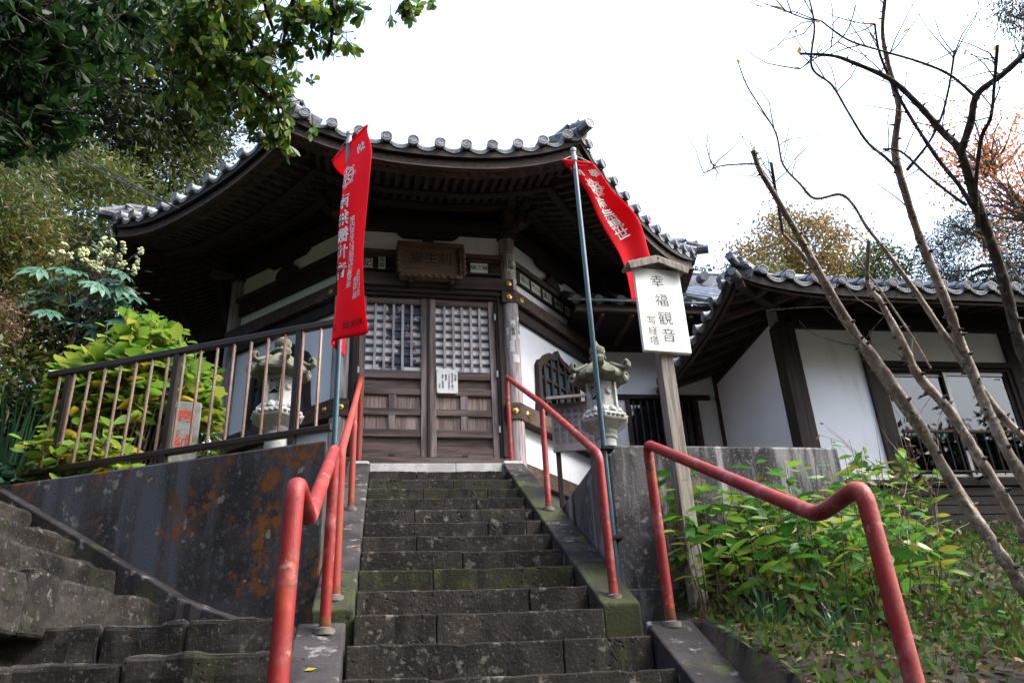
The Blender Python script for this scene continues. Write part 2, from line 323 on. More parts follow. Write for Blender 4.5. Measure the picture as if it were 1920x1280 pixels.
# sloping side kerbs (cheeks), each cut into stones
def cheek(x0, x1, segs, mat, up=.012, dep=.5, name='kerb_stone', endmat=None):
    for n, (a, b) in enumerate(segs):
        za, zb = KS*a+up, KS*b+up
        v = [(x0,a,za-dep),(x1,a,za-dep),(x1,b,zb-dep),(x0,b,zb-dep),(x0,a+.002,za),(x1,a+.002,za),(x1,b-.002,zb),(x0,b-.002,zb)]
        o = MB().add(v, [(3,2,1,0),(4,5,6,7),(0,1,5,4),(1,2,6,5),(2,3,7,6),(3,0,4,7)]).obj(name, mat[n] if isinstance(mat, list) else mat, None, bevel=.012); under(st, o)
cheek(WD+.002, WD+.205, [(.03,.62),(.62,1.45),(1.45,2.4),(2.4,3.28)], [MOSSY, CHEEK, MOSSY, CHEEK])
cheek(-.205, -.002, [(.04,.55),(.55,1.5),(1.5,2.4),(2.4,3.28)], [MOSSY, CHEEK, CHEEK, CHEEK])
cheek(1.39, 1.62, [(-5,-3.2),(-3.2,-1.75),(-1.75,-.9),(-.9,-.20)], CHEEK, .02)
cheek(-.25, -.03, [(-5,-3.4),(-3.4,-1.9),(-1.9,-1.1),(-1.1,-.12)], CHEEK, .02)
for x0, x1 in ((WD, WD+.20), (-.20, 0)):
    under(st, MB().box((x0+.004, 3.27, 1.55), (x1-.004, 3.56, 1.885)).obj('kerb_cap', GRANITE, None, bevel=.02))
# ------------------------------------------------------------------ side stairs at the left, along the wall
ls = thing('side_steps', 'worn winding stone steps climbing left along the dark wall', 'steps', (-1,0,-1))
CL1 = bpy.data.textures.new('lumps', 'CLOUDS'); CL1.noise_scale = .16; CL1.noise_depth = 3
def rough(o, s=.05):
    sb_ = o.modifiers.new('s', 'SUBSURF'); sb_.subdivision_type = 'SIMPLE'; sb_.levels = 3; sb_.render_levels = 3
    d_ = o.modifiers.new('d', 'DISPLACE'); d_.texture = CL1; d_.texture_coords = 'GLOBAL'; d_.strength = s; d_.mid_level = .5
    return o
def wp(t, s, z): p = C0+WDIR*t+WN*s; return (p.x, p.y, z)
def slab(t0, t1, s0, s1, z0, z1, name, mat, jag=.02, parent=ls, sk=0.0):
    """block along the wall with an uneven nosing"""
    n = 12; top = []; bot = []
    for k in range(n+1):
        s = s0+(s1-s0)*k/n; e = random.uniform(-jag, jag); h = random.uniform(-.008,.008)
        top.append(wp(t0+e+sk*(s-s0), s, z1+h)); bot.append(wp(t0+e*.4+sk*(s-s0), s, z0))
    for k in range(n, -1, -1):
        s = s0+(s1-s0)*k/n; top.append(wp(t1+sk*(s-s0), s, z1)); bot.append(wp(t1+sk*(s-s0), s, z0))
    m = len(top); mb = MB().add(top+bot, [tuple(range(m)), tuple(range(2*m-1, m-1, -1))]+[(i, i+m, (i+1) % m+m, (i+1) % m) for i in range(m)])
    return rough(under(parent, mb.obj(name, mat, None, bevel=.02)))
for n, (t, z) in enumerate(((.93,.225),(1.26,.435),(1.61,.65),(1.95,.87),(2.30,1.09),(2.65,1.3),(3.0,1.5))):
    slab(t, t+.55, .11, 1.15+.07*n, z-.30, z, 'step_stone', STEP_L, .018, sk=-.10)
    slab(t-.10*(1.045+.07*n), t+.55, 1.155+.07*n, 2.4, z-.30, z-.01, 'step_stone', STEP_L, .018, sk=-.10)
# landing stones at the foot, turning towards the main stairs
def block(poly, z0, z1, name='landing_stone', mat=STEP_L):
    n = len(poly); v = [(x,y,z1+random.uniform(-.006,.006)) for x, y in poly]+[(x,y,z0) for x, y in poly]
    return rough(under(ls, MB().add(v, [tuple(range(n)), tuple(range(2*n-1, n-1, -1))]+[(i, i+n, (i+1) % n+n, (i+1) % n) for i in range(n)]).obj(name, mat, None, bevel=.022)))
block([(-.27,-.31),(-.72,-.22),(-.75,.75),(-.27,.52)], -.5, -.035)
block([(-.725,-.215),(-1.05,-.10),(-1.12,-.07),(-1.3,1.0),(-.755,.76)], -.5, -.03)
block([(-1.125,-.075),(-1.62,.06),(-2.2,.14),(-2.3,1.3),(-1.305,1.0)], -.5, -.02)
block([(-.27,-.74),(-.62,-.68),(-.86,-.62),(-.9,-.1),(-.27,-.25)], -.8, -.235)
block([(-.865,-.615),(-1.3,-.50),(-1.36,-.50),(-1.4,.1),(-.905,-.095)], -.8, -.245)
block([(-1.365,-.495),(-2.2,-.35),(-2.4,.3),(-1.405,.1)], -.8, -.225)
block([(-.27,-1.2),(-.9,-1.14),(-1.6,-1.02),(-2.4,-.9),(-2.4,-.1),(-.27,-.5)], -1.1, -.42)
block([(-.27,-1.8),(-1.6,-1.5),(-2.6,-1.3),(-2.6,-.5),(-.27,-.9)], -1.5, -.65)
block([(-.27,-2.6),(-1.6,-2.3),(-2.6,-2.1),(-2.6,-1.0),(-.27,-1.4)], -2.0, -.95)
block([(-.27,-3.6),(-1.6,-3.3),(-2.6,-3.1),(-2.6,-1.8),(-.27,-2.2)], -2.5, -1.35)
# sloping coping between the side steps and the wall
def coping(t0, t1, s0, s1, z0, z1, dep, mat, name='coping'):
    n = 8; v = []
    for k in range(n+1):
        t = t0+(t1-t0)*k/n; z = z0+(z1-z0)*k/n; e = random.uniform(-.012,.012)
        v += [wp(t,s0,z+.01+e*.3), wp(t,s1+e,z+e*.5), wp(t,s1,z-dep), wp(t,s0,z-dep)]
    f = [(0,3,2,1), (4*n,4*n+1,4*n+2,4*n+3)]
    for k in range(n):
        a = 4*k
        for j in range(4): f.append((a+j, a+(j+1) % 4, a+4+(j+1) % 4, a+4+j))
    return under(ls, MB().add(v, f).obj(name, mat, None, bevel=.01))
coping(.80, 2.42, .004, .105, .235, 1.13, .5, CHEEK)
coping(.36, .795, .004, .16, .06, .235, .4, CHEEK)
# ------------------------------------------------------------------ retaining walls
lw = thing('left_retaining_wall', 'dark stained concrete retaining wall below the brown fence', 'wall', (C0.x, C0.y, -.5))
a = wp(0,0,0); b = wp(3.2,0,0); c = wp(3.2,-.24,0); d = (-.21, .92, 0)
pl = [a, b, c, (-.45, .92, 0), (-.45, 2.9, 0), (-.212, 2.9, 0)]
n = len(pl); ztop = [1.10,1.15,1.15,1.10,1.16,1.16]
mb = MB().add([(p[0],p[1],z) for p, z in zip(pl, ztop)]+[(p[0],p[1],-.7) for p in pl], [tuple(range(n)), tuple(range(2*n-1,n-1,-1))]+[(i,i+n,(i+1) % n+n,(i+1) % n) for i in range(n)])
under(lw, mb.obj('wall_body', CONC_L, None, bevel=.015))
rw = thing('right_retaining_wall', 'weather-streaked grey concrete retaining wall behind the sign post', 'wall', (1.48,.49,-.5))
pl = [(1.475,.46),(3.02,.50),(3.02,.74),(1.72,.74),(1.72,2.6),(1.475,2.6)]; n = len(pl)
mb = MB().add([(x,y,1.04) for x, y in pl]+[(x,y,-.6) for x, y in pl], [tuple(range(n)), tuple(range(2*n-1,n-1,-1))]+[(i,i+n,(i+1) % n+n,(i+1) % n) for i in range(n)])
under(rw, mb.obj('wall_body', CONC_R, None, bevel=.018))
under(rw, MB().box((1.50,.425,-.5),(3.0,.47,.17)).obj('footing', CONC_R, None, bevel=.012))
# ------------------------------------------------------------------ red pipe handrails
def arc(p, q, r, rad=.06, n=5):
    """round the corner q between p and r"""
    p, q, r = Vector(p), Vector(q), Vector(r); a = q+(p-q).normalized()*rad; b = q+(r-q).normalized()*rad
    return [tuple((1-t)**2*a+2*t*(1-t)*q+t*t*b) for t in [k/n for k in range(n+1)]]
def pipe(pts, r, rad=.06):
    out = [pts[0]]
    for i in range(1, len(pts)-1): out += arc(pts[i-1], pts[i], pts[i+1], rad)
    return out+[pts[-1]]
def handrail(label, path, posts, r, mat, postmat=None):
    h = thing('handrail', label, 'handrail', tuple(posts[0][0]), 0, 'red pipe handrails beside the stairs')
    under(h, MB().tube(pipe(path, r), r, 14).obj('rail', mat, None, True))
    for p, q in posts: under(h, MB().tube([p, q], r*.97, 14).obj('post', postmat or mat, None, True))
    for p, q in posts: under(h, MB().lathe([(r*1.9,-.02),(r*1.8,.008),(r*1.1,.014)], 12, p).obj('mortar_collar', MORTAR, None, True))
    for p, q in posts: under(h, MB().tube([(p[0],p[1],p[2]+.004), (p[0],p[1],p[2]+.03), (p[0],p[1],p[2]+.055+.02*random.random())], [r*1.09,r*1.05,r*1.0], 14).obj('rusty_foot', RUST, None, True))
    return h
handrail('red handrail right of the upper steps, three posts from the door down', [(1.35,3.45,2.83),(1.345,1.72,1.83),(1.335,.13,.86),(1.34,.13,.07)], [((1.34,.13,.075),(1.34,.13,.25)),((1.345,1.72,.985),(1.345,1.72,1.81)),((1.355,3.44,1.885),(1.352,3.45,2.82))], .0235, RED)
handrail('red handrail right of the lower steps, in front of the sign post', [(1.505,-.25,-.13),(1.50,-.24,.79),(1.50,-1.82,-.015),(1.50,-2.10,0.0),(1.50,-2.15,-1.2)], [((1.505,-.25,-.12),(1.505,-.25,.0)),((1.50,-2.15,-1.19),(1.50,-2.149,-1.1))], .0262, RED)
handrail('rusty red handrail left of the upper steps, below the left banner', [(-.11,3.48,2.83),(-.10,1.77,1.83),(-.10,.18,.90),(-.10,.18,.11)], [((-.10,.18,.115),(-.10,.18,.3)),((-.10,1.77,1.01),(-.10,1.77,1.82)),((-.11,3.47,1.885),(-.11,3.48,2.82))], .0235, REDOLD)
handrail('faded red handrail left of the lower steps, its end post nearest the viewer', [(-.12,-.22,-.09),(-.113,-.22,.77),(-.09,-1.74,.01),(-.105,-2.02,.045),(-.125,-2.05,-1.15)], [((-.12,-.22,-.10),(-.12,-.22,.1)),((-.125,-2.05,-1.14),(-.1247,-2.045,-1.0))], .0265, RED)
# ------------------------------------------------------------------ brown metal fence on the left wall
fn = thing('metal_fence', 'brown metal railing with bronze bars on top of the left wall', 'fence', wp(.06,-.11,1.1))
FO = -.11
def fbar(t0, z0, t1, z1, w, h): return MB().bar(wp(t0,FO,z0), wp(t1,FO,z1), w, h)
under(fn, fbar(.02,1.945,2.32,1.966,.042,.048).obj('top_rail', BRONZE, None, bevel=.006))
under(fn, fbar(.03,1.215,2.30,1.236,.042,.042).obj('bottom_rail', BRONZE, None, bevel=.006))
for t in (.30, 1.235, 2.13): under(fn, MB().bar(wp(t,FO-.002,1.0), wp(t,FO-.002,1.93), .042,.042, WN).obj('post', BRONZE, None, bevel=.004))
for k in range(17):
    t = .14+k*.1295; z0 = 1.225+.01*t; z1 = 1.935+.01*t
    under(fn, MB().tube([wp(t,FO+.004,z0), wp(t,FO+.004,z1)], .0105, 8).obj('bar', BARMETAL, None, True))
# ------------------------------------------------------------------ octagonal hall
XC, YC, TH, AP, HW = .4838, 5.7615, .0366, 2.1457, .8888
T22 = math.tan(R(22.5))
hall = thing('octagonal_hall', 'dark timber octagonal temple hall with white plaster walls and grey tiled roof', 'temple', (XC,YC,0), TH)
def rk(k): return Matrix.Rotation(R(45*k), 4, 'Z')
def hp(mb, k, name, mat, bevel=0, smooth=False, label=None, parent=None):
    return mb.xf(rk(k)).obj(name, mat, parent or hall, smooth, bevel, label)
def fbox(x0, x1, o0, o1, z0, z1):            # box on the front face; o = how far it stands out of the wall plane
    return MB().box((x0,-AP-o1,z0),(x1,-AP-o0,z1))
def mbeam(o0, o1, z0, z1, hw=HW):            # beam mitred at the corners
    p = [(-hw-o1*T22,-AP-o1),(hw+o1*T22,-AP-o1),(hw+o0*T22,-AP-o0),(-hw-o0*T22,-AP-o0)]
    return MB().add([(x,y,z0) for x, y in p]+[(x,y,z1) for x, y in p], [(3,2,1,0),(4,5,6,7),(0,1,5,4),(1,2,6,5),(2,3,7,6),(3,0,4,7)])
RV = HW/math.sin(R(22.5))
pil_me = None
for k in range(8):
    a = R(-90+22.5+45*k); p = (RV*math.cos(a), RV*math.sin(a), 0)
    if pil_me is None: pil_me = MB().lathe([(.092,1.0),(.092,4.0),(.088,4.62)], 20).mesh('pillar', True)
    o = link('pillar', pil_me, PILW, hall, smooth=True); o.location = p; o.rotation_euler = (0,0,.7*k)
def fitting(k, x, z, o):
    m = MB().lathe([(.034,0),(.034,.006),(.026,.010),(.024,.010),(.012,.012),(.012,.024),(.006,.030)], 6)
    m.xf(Matrix.Translation((x,-AP-o,z)) @ Matrix.Rotation(R(90),4,'X')); hp(m, k, 'gilt_fitting', GOLD)
def katomado(k):
    """bell-shaped window"""
    def outl(sc, dz=0):
        half = [(.50,2.605),(.47,2.80),(.455,3.02),(.45,3.22),(.40,3.30),(.33,3.335),(.27,3.40),(.20,3.445),(.12,3.455),(.055,3.485),(.0,3.545)]
        return [(x*sc[0], 2.6+(z-2.6)*sc[1]+dz) for x, z in half]
    oh, ih = outl((1,1)), outl((.87,.91))
    outer = oh+[(-x,z) for x, z in reversed(oh[:-1])]; inner = ih+[(-x,z) for x, z in reversed(ih[:-1])]
    n = len(outer); mb = MB()
    v = [(x,-AP-.055,z) for x, z in outer]+[(x,-AP-.055,z) for x, z in inner]+[(x,-AP+.01,z) for x, z in outer]+[(x,-AP+.01,z) for x, z in inner]
    f = []
    for i in range(n-1):
        f += [(i,i+1,n+i+1,n+i),(2*n+i,3*n+i,3*n+i+1,2*n+i+1),(i,2*n+i,2*n+i+1,i+1),(n+i,n+i+1,3*n+i+1,3*n+i)]
    f += [(0,n,3*n,2*n),(n-1,3*n-1,4*n-1,2*n-1)]
    mb.add(v, f); win = hp(mb, k, 'window', DZ, .006, label='bell-shaped temple window with wooden bars')
    hp(MB().prism(inner, -AP-.012, -AP-.006), k, 'pane', GLASSB, parent=win)
    for i in range(5):
        x = -.30+.15*i; zt = np.interp(abs(x), [p[0] for p in reversed(ih)], [p[1] for p in reversed(ih)])
        hp(MB().box((x-.021,-AP-.045,2.61),(x+.021,-AP-.014,zt+.02)), k, 'window_bar', DZ, .003, parent=win)
    for z in (2.84, 3.10, 3.30):
        xm = float(np.interp(z, [p[1] for p in ih], [p[0] for p in ih])); hp(MB().box((-xm,-AP-.036,z-.018),(xm,-AP-.013,z+.018)), k, 'window_rail', DX, parent=win)
for k in (1,-1,2,-2,3,-3,4):
    hp(fbox(-.86,.86,-.10,-.01,.85,1.80), k, 'foundation', PLASTERG)
    hp(mbeam(-.06,.075,1.80,1.98), k, 'sill_beam', DXB, .006)
    hp(fbox(-.84,.84,-.06,-.004,1.978,2.412), k, 'plaster_panel', PLASTER)
    hp(mbeam(-.05,.103,2.41,2.60), k, 'lower_beam', DXB, .008)
    hp(fbox(-.84,.84,-.06,-.004,2.598,3.642), k, 'plaster_panel', PLASTER)
    hp(mbeam(-.05,.045,3.64,3.772), k, 'tie_beam', DX, .006)
    hp(mbeam(-.05,.105,3.775,3.93), k, 'upper_beam', DXB, .008)
    hp(fbox(-.84,.84,-.06,-.004,3.928,4.122), k, 'plaster_panel', PLASTER)
    hp(fbox(-.84,.84,-.05,.035,4.12,4.29), k, 'frieze_board', DX, .004)
    hp(fbox(-.86,.86,-.05,.07,4.2905,4.36), k, 'frieze_cap', DXB, .006)
    hp(fbox(-.84,.84,-.06,-.004,4.358,4.64), k, 'plaster_panel', PLASTER)
    hp(mbeam(-.06,.06,4.64,4.82), k, 'wall_plate', DX)
    if abs(k) == 1: katomado(k)
for k in (1,-1):
    s = -1 if k == 1 else 1
    fitting(k, s*.80, 3.845, .105); fitting(k, s*.80, 2.50, .103); fitting(k, -s*.80, 2.50, .103)
# front face
hp(fbox(-.86,.86,-.10,-.01,.85,1.86), 0, 'foundation', PLASTERG)
hp(fbox(-.80,.80,-.06,.05,1.872,2.018), 0, 'door_sill', WX, .008)
for s in (-1,1):
    x0, x1 = sorted((s*.715, s*.80)); hp(fbox(x0,x1,-.06,.055,2.02,3.878), 0, 'door_jamb', DZ, .008)
    x0, x1 = sorted((s*.742, s*.775)); hp(fbox(x0,x1,.055,.072,2.02,3.85), 0, 'jamb_moulding', DZ, .005)
    x0, x1 = sorted((s*.79, s*.93)); hp(fbox(x0,x1,-.03,.104,2.412,2.598), 0, 'lower_beam', DXB, .008); hp(fbox(x0,x1,-.03,.1045,3.765,3.90), 0, 'upper_beam', DXB, .008)
    fitting(0, s*.87, 3.99, .112); fitting(0, s*.87, 3.828, .1045); fitting(0, s*.87, 2.50, .104)
hp(fbox(-.79,.79,-.06,.06,3.805,3.878), 0, 'door_head', DX, .006)
hp(fbox(-.80,.80,.06,.085,3.845,3.895), 0, 'head_moulding', DX, .006)
hp(fbox(-.925,.925,-.05,.112,3.902,4.05), 0, 'lintel_beam', DXB, .008)
hp(fbox(-.84,.84,-.06,-.004,4.048,4.122), 0, 'plaster_panel', PLASTER)
hp(fbox(-.84,.84,-.05,.035,4.12,4.30), 0, 'frieze_board', DX, .004)
for z in (4.125, 4.285): hp(fbox(-.83,.83,.035,.05,z,z+.03), 0, 'frieze_strip', DXB, .003)
hp(fbox(-.86,.86,-.05,.07,4.318,4.375), 0, 'frieze_cap', DXB, .006)
hp(fbox(-.84,.84,-.06,-.004,4.373,4.64), 0, 'plaster_panel', PLASTER)
hp(mbeam(-.06,.06,4.64,4.82), 0, 'wall_plate', DX)
# door leaves
def leaf(s):
    x0, x1 = (.012,.712) if s > 0 else (-.712,-.012)
    side = 'right' if s > 0 else 'left'
    d = hp(fbox(x0,x1,-.055,-.032,2.02,2.90), 0, 'door_leaf', WPAN, label='weathered %s door leaf with lattice above and panels below' % side)
    sw = .066
    for a in (x0, x1-sw): hp(fbox(a,a+sw,-.03,.03,2.022,3.805), 0, 'stile', WZ, .005, parent=d)
    a, b = x0+sw, x1-sw
    for z0, z1 in ((2.022,2.125),(2.235,2.315),(2.465,2.535),(2.685,2.755),(2.865,2.955),(3.725,3.805)):
        hp(fbox(a,b,-.03,.022,z0,z1), 0, 'rail', WX, .004, parent=d)
    c = (a+b)/2
    for z0, z1 in ((2.315,2.465),(2.535,2.685)):
        hp(fbox(c-.037,c+.037,-.03,.018,z0,z1), 0, 'muntin', WZ, .003, parent=d)
        for p, q in ((a,c-.037),(c+.037,b)): hp(fbox(p+.002,q-.002,-.03,-.008,z0+.002,z1-.002), 0, 'panel', WPAN, parent=d)
    for z0, z1 in ((2.125,2.235),(2.755,2.865)): hp(fbox(a+.001,b-.001,-.03,-.008,z0,z1), 0, 'panel', WX, parent=d)
    n = 6
    for i in range(1, n):
        x = a+(b-a)*i/n; lo = 3.005 if ((i == 1 and s > 0) or (i == 5 and s < 0)) else 2.955
        hp(fbox(x-.0135,x+.0135,-.012,.012,lo,3.725), 0, 'lattice_upright', LATT, .002, parent=d)
    for i in range(1, 8):
        z = 2.955+(3.725-2.955)*i/8; hp(fbox(a,b,-.02,-.002,z-.013,z+.013), 0, 'lattice_crossbar', WX, .002, parent=d)
    hp(fbox(a,b,-.026,-.0215,2.955,3.725), 0, 'screen', CURT if s < 0 else SHOJI, parent=d)
    e = (a, a+(b-a)/n*1.8) if s > 0 else (b-(b-a)/n*1.8, b)
    hp(fbox(*e,-.018,.004,2.957,2.975), 0, 'letter_slot', WHITEB, parent=d); hp(fbox(*e,-.018,.002,2.985,2.996), 0, 'letter_slot', WHITEB, parent=d)
    hp(fbox(c-.03,c+.03,.022,.027,2.035,2.05), 0, 'pull', INK, .002, parent=d)
    for z in (3.60,2.93,2.32): hp(MB().tube([(s*.713,-AP-.045,z-.035),(s*.713,-AP-.045,z+.035)], .013, 10), 0, 'hinge', POLECAP, smooth=True, parent=d)
leaf(1); leaf(-1)
hp(fbox(-.015,.011,.02,.045,2.022,3.80), 0, 'door_astragal', DZ, .004)
# paper slips pasted on the timber
def slip(k, x, z, w, h, o, body, vert=True, mat=PAPER):
    s = hp(fbox(x-w/2,x+w/2,o,o+.002,z-h/2,z+h/2), k, 'paper_slip', mat)
    if body:
        nrow = len(body) if vert else 1; sz = min(w*.95, h/nrow*.95) if vert else min(h*.9, w/len(body)*1.0)
        m = rk(k) @ frame((x,-AP-o-.0035,z), (1,0,0), (0,0,1))
        txt(body, sz, INK, s, m, vertical=vert, pitch=.92, weight=sz*.012)
def pslip(vk, ang, z, w, h, body):          # on a round pillar
    a = R(-90+22.5+45*vk); c = Vector((RV*math.cos(a), RV*math.sin(a), z)); d = Vector((math.sin(ang), -math.cos(ang), 0)); r = Vector((math.cos(ang), math.sin(ang), 0))
    mb = MB(); n = 4; v = []; 
    for i in range(n+1):
        t = (i/n-.5)*w/.094; e = c+(d*math.cos(t)+r*math.sin(t))*.0945; v += [(e.x,e.y,z-h/2),(e.x,e.y,z+h/2)]
    s = mb.add(v, [(2*i,2*i+2,2*i+3,2*i+1) for i in range(n)]).obj('paper_slip', PAPER, hall)
    if body: sz = min(w*.95, h/len(body)*.95); txt(body, sz, INK, s, frame(c+d*.0985, r, (0,0,1)), vertical=True, pitch=.92, weight=sz*.012)
for x, b in ((-.60,'福田'),(-.37,'門之有'),(-.12,'眞乃'),(.14,'金松'),(.36,'松浦')): slip(1, x, 4.205, .185 if x < .3 else .16, .125, .036, b, False)
slip(0, .56, 4.205, .19, .12, .051, '横之横', False); slip(0, .745, 4.205, .10, .07, .051, '', mat=DXB)
slip(0, -.50, 4.205, .075, .15, .051, '木金'); slip(0, -.66, 4.20, .12, .12, .051, '記'); 
pslip(0, .15, 4.27, .07, .22, '田家福'); pslip(0, .85, 4.16, .05, .27, '山口文吉'); pslip(0, .1, 3.43, .055, .24, '心彫井'); pslip(0, .95, 3.48, .05, .26, '金宮文男')
pslip(0, -.1, 3.24, .05, .13, ''); pslip(0, .35, 3.10, .08, .09, ''); pslip(0, -.55, 3.42, .03, .09, '')
# ---- name plaque and notice plate (hung on the hall, things of their own)
HM = Matrix.Translation((XC,YC,0)) @ Matrix.Rotation(TH,4,'Z')
pq = thing('name_plaque', 'carved wooden name plaque with three black characters over the hall door', 'plaque', HM @ Vector((.02,-AP-.14,4.19)), TH)
pq.rotation_euler = (R(-7),0,TH)
MB().box((-.30,-.015,-.20),(.30,.02,.205)).obj('board', PLAQW, pq, bevel=.004)
for nm, bx in (('frame_top',((-.365,-.05,.19),(.365,.03,.25))),('frame_bottom',((-.335,-.05,-.245),(.335,.03,-.19))),('frame_side',((-.36,-.048,-.19),(-.30,.028,.19))),('frame_side',((.30,-.048,-.19),(.36,.028,.19)))):
    MB().box(*bx).obj(nm, PLAQW, pq, bevel=.012)
for s in (-1,1):
    for i in range(5): MB().lathe([(.02,-.03),(.026,0),(.02,.03)], 8, (s*.352,-.04,-.15+.075*i)).obj('carving', PLAQW, pq, True)
for i in range(8): MB().lathe([(.018,-.02),(.026,0),(.018,.02)], 8, (-.26+.075*i,-.046,-.225)).obj('carving', PLAQW, pq, True)
txt('堂生利', .155, INK, pq, frame((0,-.0185,.03), (1,0,0), (0,0,1)), weight=.0015)
for s in (-1,1): MB().box((s*.22-.022,-.03,-.30),(s*.22+.022,.09,-.23)).obj('bracket_peg', DZ, pq, bevel=.008)
nb = thing('notice_plate', 'small white notice plate with rows of writing screwed to the right door', 'notice', HM @ Vector((.19,-AP-.036,2.83)), TH)
MB().box((-.108,-.008,-.13),(.108,0,.135)).obj('plate', WHITEB, nb, bevel=.002)
for i, (b, sz, dz) in enumerate((('利生堂',.026,.045),('参拝者の皆様に開放し',.0205,0),('ております御自由に',.0205,0),('御参拝',.024,.04),('合掌　大施餓鬼',.024,0),('海福寺',.017,-.05))):
    txt(b, sz, INK, nb, frame((.085-.033*i,-.0095,dz), (1,0,0), (0,0,1)), vertical=True, pitch=.95, weight=.0004)
for x, z in ((-.095,.12),(.095,.12),(-.095,-.115),(.095,-.115)): MB().lathe([(.006,0),(.006,.003)], 8).xf(Matrix.Translation((x,-.008,z)) @ Matrix.Rotation(R(90),4,'X')).obj('screw', POLECAP, nb)
# ---- roof
REV = 3.51; ZE = 4.70; LIFT = .30
roof = MB().add([(0,0,6.55)]+[(.3*math.cos(R(45*i+22.5)), .3*math.sin(R(45*i+22.5)), 6.32) for i in range(8)], [(0,i+1,(i+1) % 8+1) for i in range(8)]).obj('roof', TILE, hall)
def lift(s, r): return LIFT*abs(s)**2.4*(max(r,0)/REV)**3
def ztop(r): u = REV-r; return 4.80+.34*u+.045*u*u
def swp(k, r0, r1, zb, zt, name, mat, n=18, parent=roof, ends=1.0, d0=0, d1=0):
    """board following the curved eave: inner apothem r0, outer r1, bottom zb, top zt at mid-face; outer edge lower by d1"""
    mb = MB(); v = []
    for i in range(n+1):
        s = (-1+2*i/n)*ends
        for r, z in ((r0,zb+d0),(r1,zb-d1),(r1,zt-d1),(r0,zt+d0)): v.append((s*r*T22, -r, z+lift(s,r)))
    f = [(0,1,2,3), tuple(4*n+q for q in (3,2,1,0))]
    for i in range(n):
        for j in range(4): f.append((4*i+j, 4*i+4+j, 4*i+4+(j+1) % 4, 4*i+(j+1) % 4))
    return hp(mb.add(v, f), k, name, mat, parent=parent)
def disc_tile():
    m = MB().lathe([(.056,-.02),(.058,.012),(.048,.014),(.045,.006),(.032,.006),(.029,.011),(.018,.011),(.016,.007),(.004,.009)], 18)
    m.xf(Matrix.Rotation(R(90),4,'X')); m.tube([(0,0,0),(0,.42,.12)], .050, 12); return m.mesh('round_eave_tile', True)
DISC = disc_tile(); DISC.materials.append(TILEEND)
try: DISC.set_sharp_from_angle(angle=R(40))
except Exception: pass
def pan_tile():
    n = 8; v = []; hw = .098
    for i in range(n+1):
        u = -1+2*i/n; x = u*hw; sag = -.035*(1-u*u)
        v += [(x,0,sag+.012),(x,0,sag-.036*(1-.35*u*u)),(x,.03,sag-.036*(1-.35*u*u)),(x,.40,sag+.125)]
    f = [(0,1,2,3), tuple(4*n+q for q in (3,2,1,0))]
    for i in range(n):
        for j in range(4): f.append((4*i+j, 4*i+4+j, 4*i+4+(j+1) % 4, 4*i+(j+1) % 4))
    mb = MB().add(v, f)
    for i in range(7): mb.box((-.075+i*.025-.005,-.004,-.03-.020*(1-((i-3)/3)**2)),(-.075+i*.025+.005,.0,-.012-.020*(1-((i-3)/3)**2)))
    return mb.mesh('flat_eave_tile')
PAN = pan_tile(); PAN.materials.append(TILEEND)
rows = MB()
